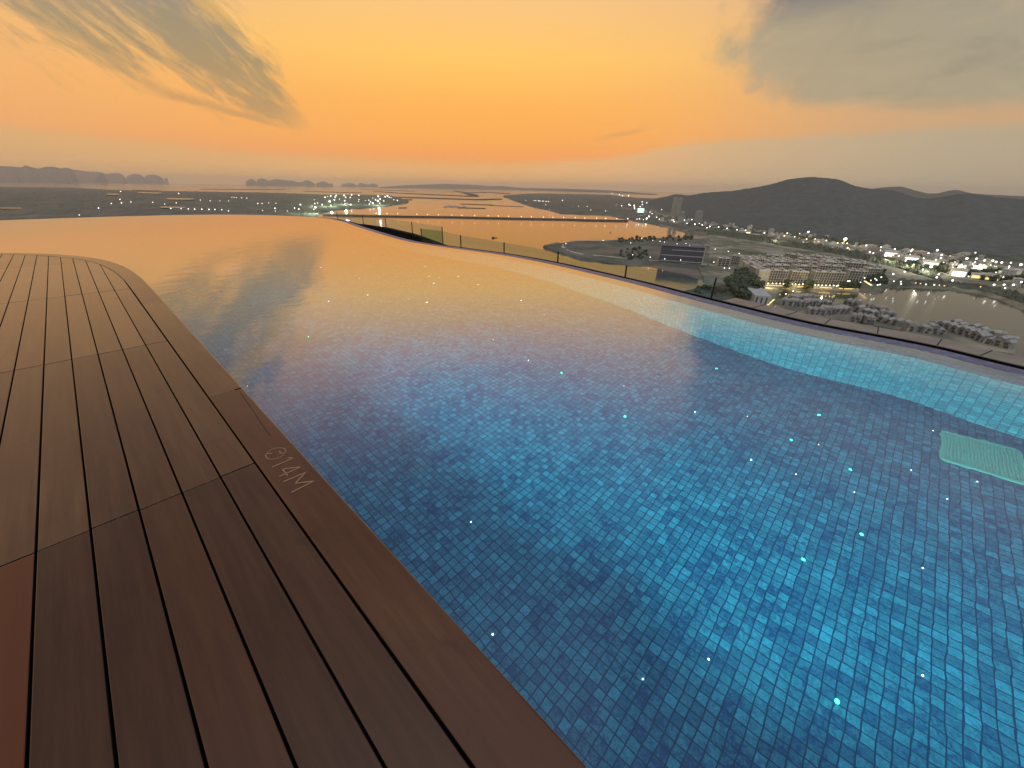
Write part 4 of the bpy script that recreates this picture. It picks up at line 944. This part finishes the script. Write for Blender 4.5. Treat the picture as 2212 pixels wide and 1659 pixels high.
lamps(ZD, [(100, 50), (258, 55, .9), (302, 50, 1.2), (370, 65, .9), (428, 48, 1.7), (465, 15, 1.3), (600, 25), (650, 60), (868, 75, 1.2), (892, 72, 1.2), (905, 100), (1085, 72), (1215, 65), (1132, 130), (1268, 145, 1.4), (1345, 132, .9), (1395, 158, 1.3), (1440, 120, .8), (1478, 208), (1528, 185, 1.4), (1680, 195, 1.3), (1828, 218, 1.2), (2000, 243), (2150, 252)], E_WHITE, 'white lamp on the shore road between the dam and the mountain', 'white lamps on the shore road by the dam', 1.05)
lamps(ZD, [(150, 470), (340, 390, .7), (535, 425), (660, 440, .7), (738, 455), (958, 487), (1112, 480), (1178, 515, .8), (1408, 548), (1622, 578), (1850, 618), (2038, 655, .8), (185, 678, 1.1), (490, 720, .8), (742, 750, 1.1), (1020, 768, .9), (1598, 805, 1.1), (1783, 910, 1.1), (1870, 912, .9)], E_WHITE, 'white lamp along the road round the wooded peninsula', 'white lamps round the wooded peninsula', 0.85, 8, 2.4)
lamps(Z4, [(295, 165), (310, 168), (385, 185), (418, 197), (485, 192), (820, 225), (845, 222), (870, 250, 1.5), (632, 262), (683, 273), (742, 265), (775, 285), (488, 292, 1.3), (503, 300), (545, 300, 1.3), (548, 320, 1.3), (610, 315), (635, 290), (640, 312), (410, 305), (550, 338), (740, 390), (705, 415, 1.3), (683, 440, 1.4), (790, 430), (660, 360, .8), (718, 375, .8), (845, 345, .7)], E_WHITE, 'white lamp in the hazy town cluster left of the twin tower', 'white lamps in the hazy town left of the twin tower', 0.95)
lamps(Z2, [(1050, 350), (1078, 340, .7), (1112, 335, 1.4), (1172, 330, 1.3), (1160, 348), (1258, 330, 1.4), (1275, 350), (1340, 325, 1.2), (1325, 352), (1418, 328), (1208, 370, .8), (1100, 395, 2.0), (1152, 378, 1.4), (1265, 388), (1268, 420, .8), (1290, 418, .7), (1330, 430, 1.3), (1115, 440, 1.4), (1020, 430, 1.4), (970, 413, .8), (938, 418), (910, 447, .7), (945, 460, 1.9), (930, 480, .9), (935, 378, .6), (782, 430, 1.3), (718, 468), (765, 478), (505, 470), (508, 500, .6), (372, 493, .6), (640, 500, .6), (1630, 340, 1.6), (1730, 335, 1.5), (1705, 345, 1.2), (1750, 350), (1770, 355, .7), (1800, 378, .8), (1838, 385, 1.2), (1570, 358, .7), (1528, 382, .8), (1545, 400), (1533, 425), (1570, 412, 1.6), (1600, 378), (1625, 390, 1.9), (1650, 370, 1.3), (1645, 415), (1690, 390), (1420, 375, .8), (1415, 395, .7), (1490, 385, .6)], E_WHITE, 'brilliant white floodlight on the lit spit beyond the far bend of the pool', 'white floodlights on the lit spit', 1.1, 14, 2)
lamps(Z2, [(318, 418, .9), (365, 418, .7), (438, 412, .5), (515, 415, .5), (143, 357, .6), (85, 353, .5), (60, 353, .5), (35, 350, .5), (198, 360, .5)], E_WHITE, 'faint lamp on the dark western shore near the lit spit', 'faint lamps on the western shore near the spit', .8, 12, 3)
lamps(Z1, [(858, 485), (970, 445, .8), (1045, 410, .7), (1058, 440, .8), (1140, 432, .6), (1330, 435, .6), (1435, 450, .6), (1535, 440, .6), (1487, 488, .9), (1577, 490), (1640, 492, .9), (1695, 494, .9), (1758, 495, .9), (1820, 497, .9), (1872, 497, .9), (1932, 500, .8), (1990, 510), (1745, 415, .6), (1830, 422, .6), (1915, 422, .5), (1990, 423, .5), (2105, 397, .6), (2150, 398, .5), (1555, 358, .7), (1050, 340, .7), (690, 545, .5)], E_WHITE, 'small white lamp on the dark western shore above the deck', 'small white lamps on the western shore', .75, 12, 3)
lamps(Z3, [(1300, 245, .6), (1390, 250, .7), (1410, 248, .7), (1440, 250, .8), (1455, 252, .8), (1488, 255, .9), (1522, 257, .8), (1548, 260, .8), (1518, 293, .7), (1700, 245, .9), (1875, 310, .6), (1970, 313, .6), (2010, 350, .6), (2170, 360, .6), (1560, 345, .5), (1738, 718, .7), (2142, 682, .7)], E_WHITE, 'small white lamp on the low eastern shore beyond the dam', 'small white lamps on the eastern shore beyond the dam', .75, 10, 3)
lamps(Z3, [(115, 397), (232, 398), (350, 401), (495, 405), (605, 408), (745, 411), (890, 414), (1002, 416), (1115, 419), (1252, 422), (1362, 425), (1492, 429), (1597, 430), (1712, 432), (1840, 435), (1943, 438), (2072, 440), (2170, 442), (-95, 391), (-210, 388), (-330, 386)] , E_WARM, 'warm lamp in the evenly spaced row along the dam', 'warm lamps along the dam', .85, 11, 3.5)
lamps(Z4, [(137, 441), (237, 443), (357, 446), (475, 448)], E_WARM, 'warm lamp in the evenly spaced row along the dam', 'warm lamps along the dam', .85, 11, 3.5)
# glowing strips on the quay
def strip(p, q, em, label, wd=.9, z=3.6):
    a, b = G(*p, SEA+z), G(*q, SEA+z); bm = bmesh.new(); d = b-a
    bar(bm, (0, 0, 0), d, wd, .8); o = obj('light_strip', bm, em); o.location = a; tag(o, label, 'light strip')
for p, q, lab in ((ZA(430, 637), ZA(690, 650), 'glowing yellow strip along the quay below the left finned block'), (ZA(890, 664), ZA(965, 660), 'short glowing yellow strip below the middle finned block'), (ZA(1210, 668), ZA(1385, 680), 'glowing yellow strip below the right finned block'), (ZA(1490, 683), ZA(1540, 688), 'short bright strip right of the finned blocks'), (ZA(1570, 690), ZA(1755, 692), 'glowing strip at the right end of the quay')):
    strip(p, q, E_YEL, lab, 1.3)
strip(ZB(440, 385), ZB(548, 292), E_YEL, 'slanting yellow strip of light beside the waterside hall', 1.4); strip(ZA(1862, 578), ZA(1960, 640), E_ORAN, 'orange glowing roof edge at the right corner of the estate', 2.0, 9)
# ---- boats
def boat(p, L, label, ang, cabin=True):
    a = G(*p); e = empty('boat', (a.x, a.y, SEA), ang); tag(e, label, 'boat'); bm = bmesh.new()
    sec = [(-.5, .10, .5), (-.42, .14, .42), (0, .16, .38), (.3, .11, .45), (.5, .005, .7)]
    rows = [[bm.verts.new(v) for v in ((x*L, -w_*L, zt*L*.16), (x*L, -w_*L*.6, -.5), (x*L, w_*L*.6, -.5), (x*L, w_*L, zt*L*.16))] for x, w_, zt in sec]
    for r0, r1 in zip(rows, rows[1:]):
        for i in range(4): bm.faces.new((r0[i], r0[(i+1) % 4], r1[(i+1) % 4], r1[i]))
    bm.faces.new(rows[0]); bm.faces.new(rows[-1]); obj('hull', bm, M_ROCK, e)
    if cabin:
        bm = bmesh.new(); box(bm, -.36*L, -.05*L, -.1*L, .1*L, .05*L, .17*L); box(bm, -.38*L, -.02*L, -.115*L, .115*L, .171*L, .185*L); obj('cabin', bm, M_ROCK, e)
boat((1068, 514.4), 17, 'dark boat alone on the shining water above the glass balustrade', 0.75+math.pi-AZ*0+2.2)
boat(Z4(285, 600), 12, 'small dark boat near the tip of the town shore', 0.4); boat(Z3(910, 468), 9, 'tiny boat just below the dam', 1.2, False); boat(Z3(845, 420), 9, 'tiny boat just beyond the dam', .3, False)
a = G(*Z3(530, 318)); e = empty('fishing_raft', (a.x, a.y, SEA), -.7); tag(e, 'reddish cluster of fishing raft platforms out in the bay', 'fishing raft')
for i, (x, y) in enumerate(((-60, -20), (-20, 10), (20, -10), (60, 20), (0, 60), (-40, 70))):
    bm = bmesh.new(); box(bm, x-18, x+18, y-12, y+12, 0, 2.0); box(bm, x-8, x+8, y-5, y+5, 2.01, 6.5); box(bm, x-9, x+9, y-6, y+6, 6.51, 7.1); obj('platform', bm, M_ROSE, e)
# ---- dusk haze lying over the bay
bm = bmesh.new(); box(bm, -46000, 46000, -46000, 46000, SEA-4.0, 420.0)
hz = bpy.data.materials.new('haze'); hz.use_nodes = True; t = hz.node_tree; t.nodes.clear()
o_ = t.nodes.new('ShaderNodeOutputMaterial'); v_ = t.nodes.new('ShaderNodeVolumePrincipled')
v_.inputs['Color'].default_value = (1.0, 0.90, 0.72, 1); v_.inputs['Density'].default_value = 3.3e-5; v_.inputs['Anisotropy'].default_value = 0.4
t.links.new(v_.outputs[0], o_.inputs['Volume'])
tag(obj('haze', bm, hz), 'thin dusk haze lying over the whole bay and town', 'haze', kind='stuff')

# real pools of lamp light on the ground at the brightest clusters
def glow_lamp(p, power, col, hgt=16, soft=3.0):
    g = G(*p, SEA+3+hgt); L = bpy.data.lights.new('flood_lamp', 'POINT'); L.energy = power; L.color = col; L.shadow_soft_size = soft
    o = bpy.data.objects.new('flood_lamp', L); COL.objects.link(o); o.location = g
for p in (Z2(1100, 395), Z2(900, 455), Z2(1260, 380), Z2(1625, 385)): glow_lamp(p, 1.0e6, (0.75, 1.0, 0.70), 30, 1.0)
for p in (ZC(900, 345), ZC(650, 270), ZC(365, 205), Z5(705, 640), Z5(110, 605)): glow_lamp(p, 5e4, (1.0, 0.95, 0.78), 14)
for p in (ZC(1230, 340), ZC(1600, 335), ZC(1900, 320)): glow_lamp(p, 4e4, (1.0, 0.95, 0.72), 12)
for p in (ZA(480, 628), ZA(900, 640), ZA(1300, 660)): glow_lamp(p, 1.6e4, (1.0, 0.78, 0.4), 5, 1.0)
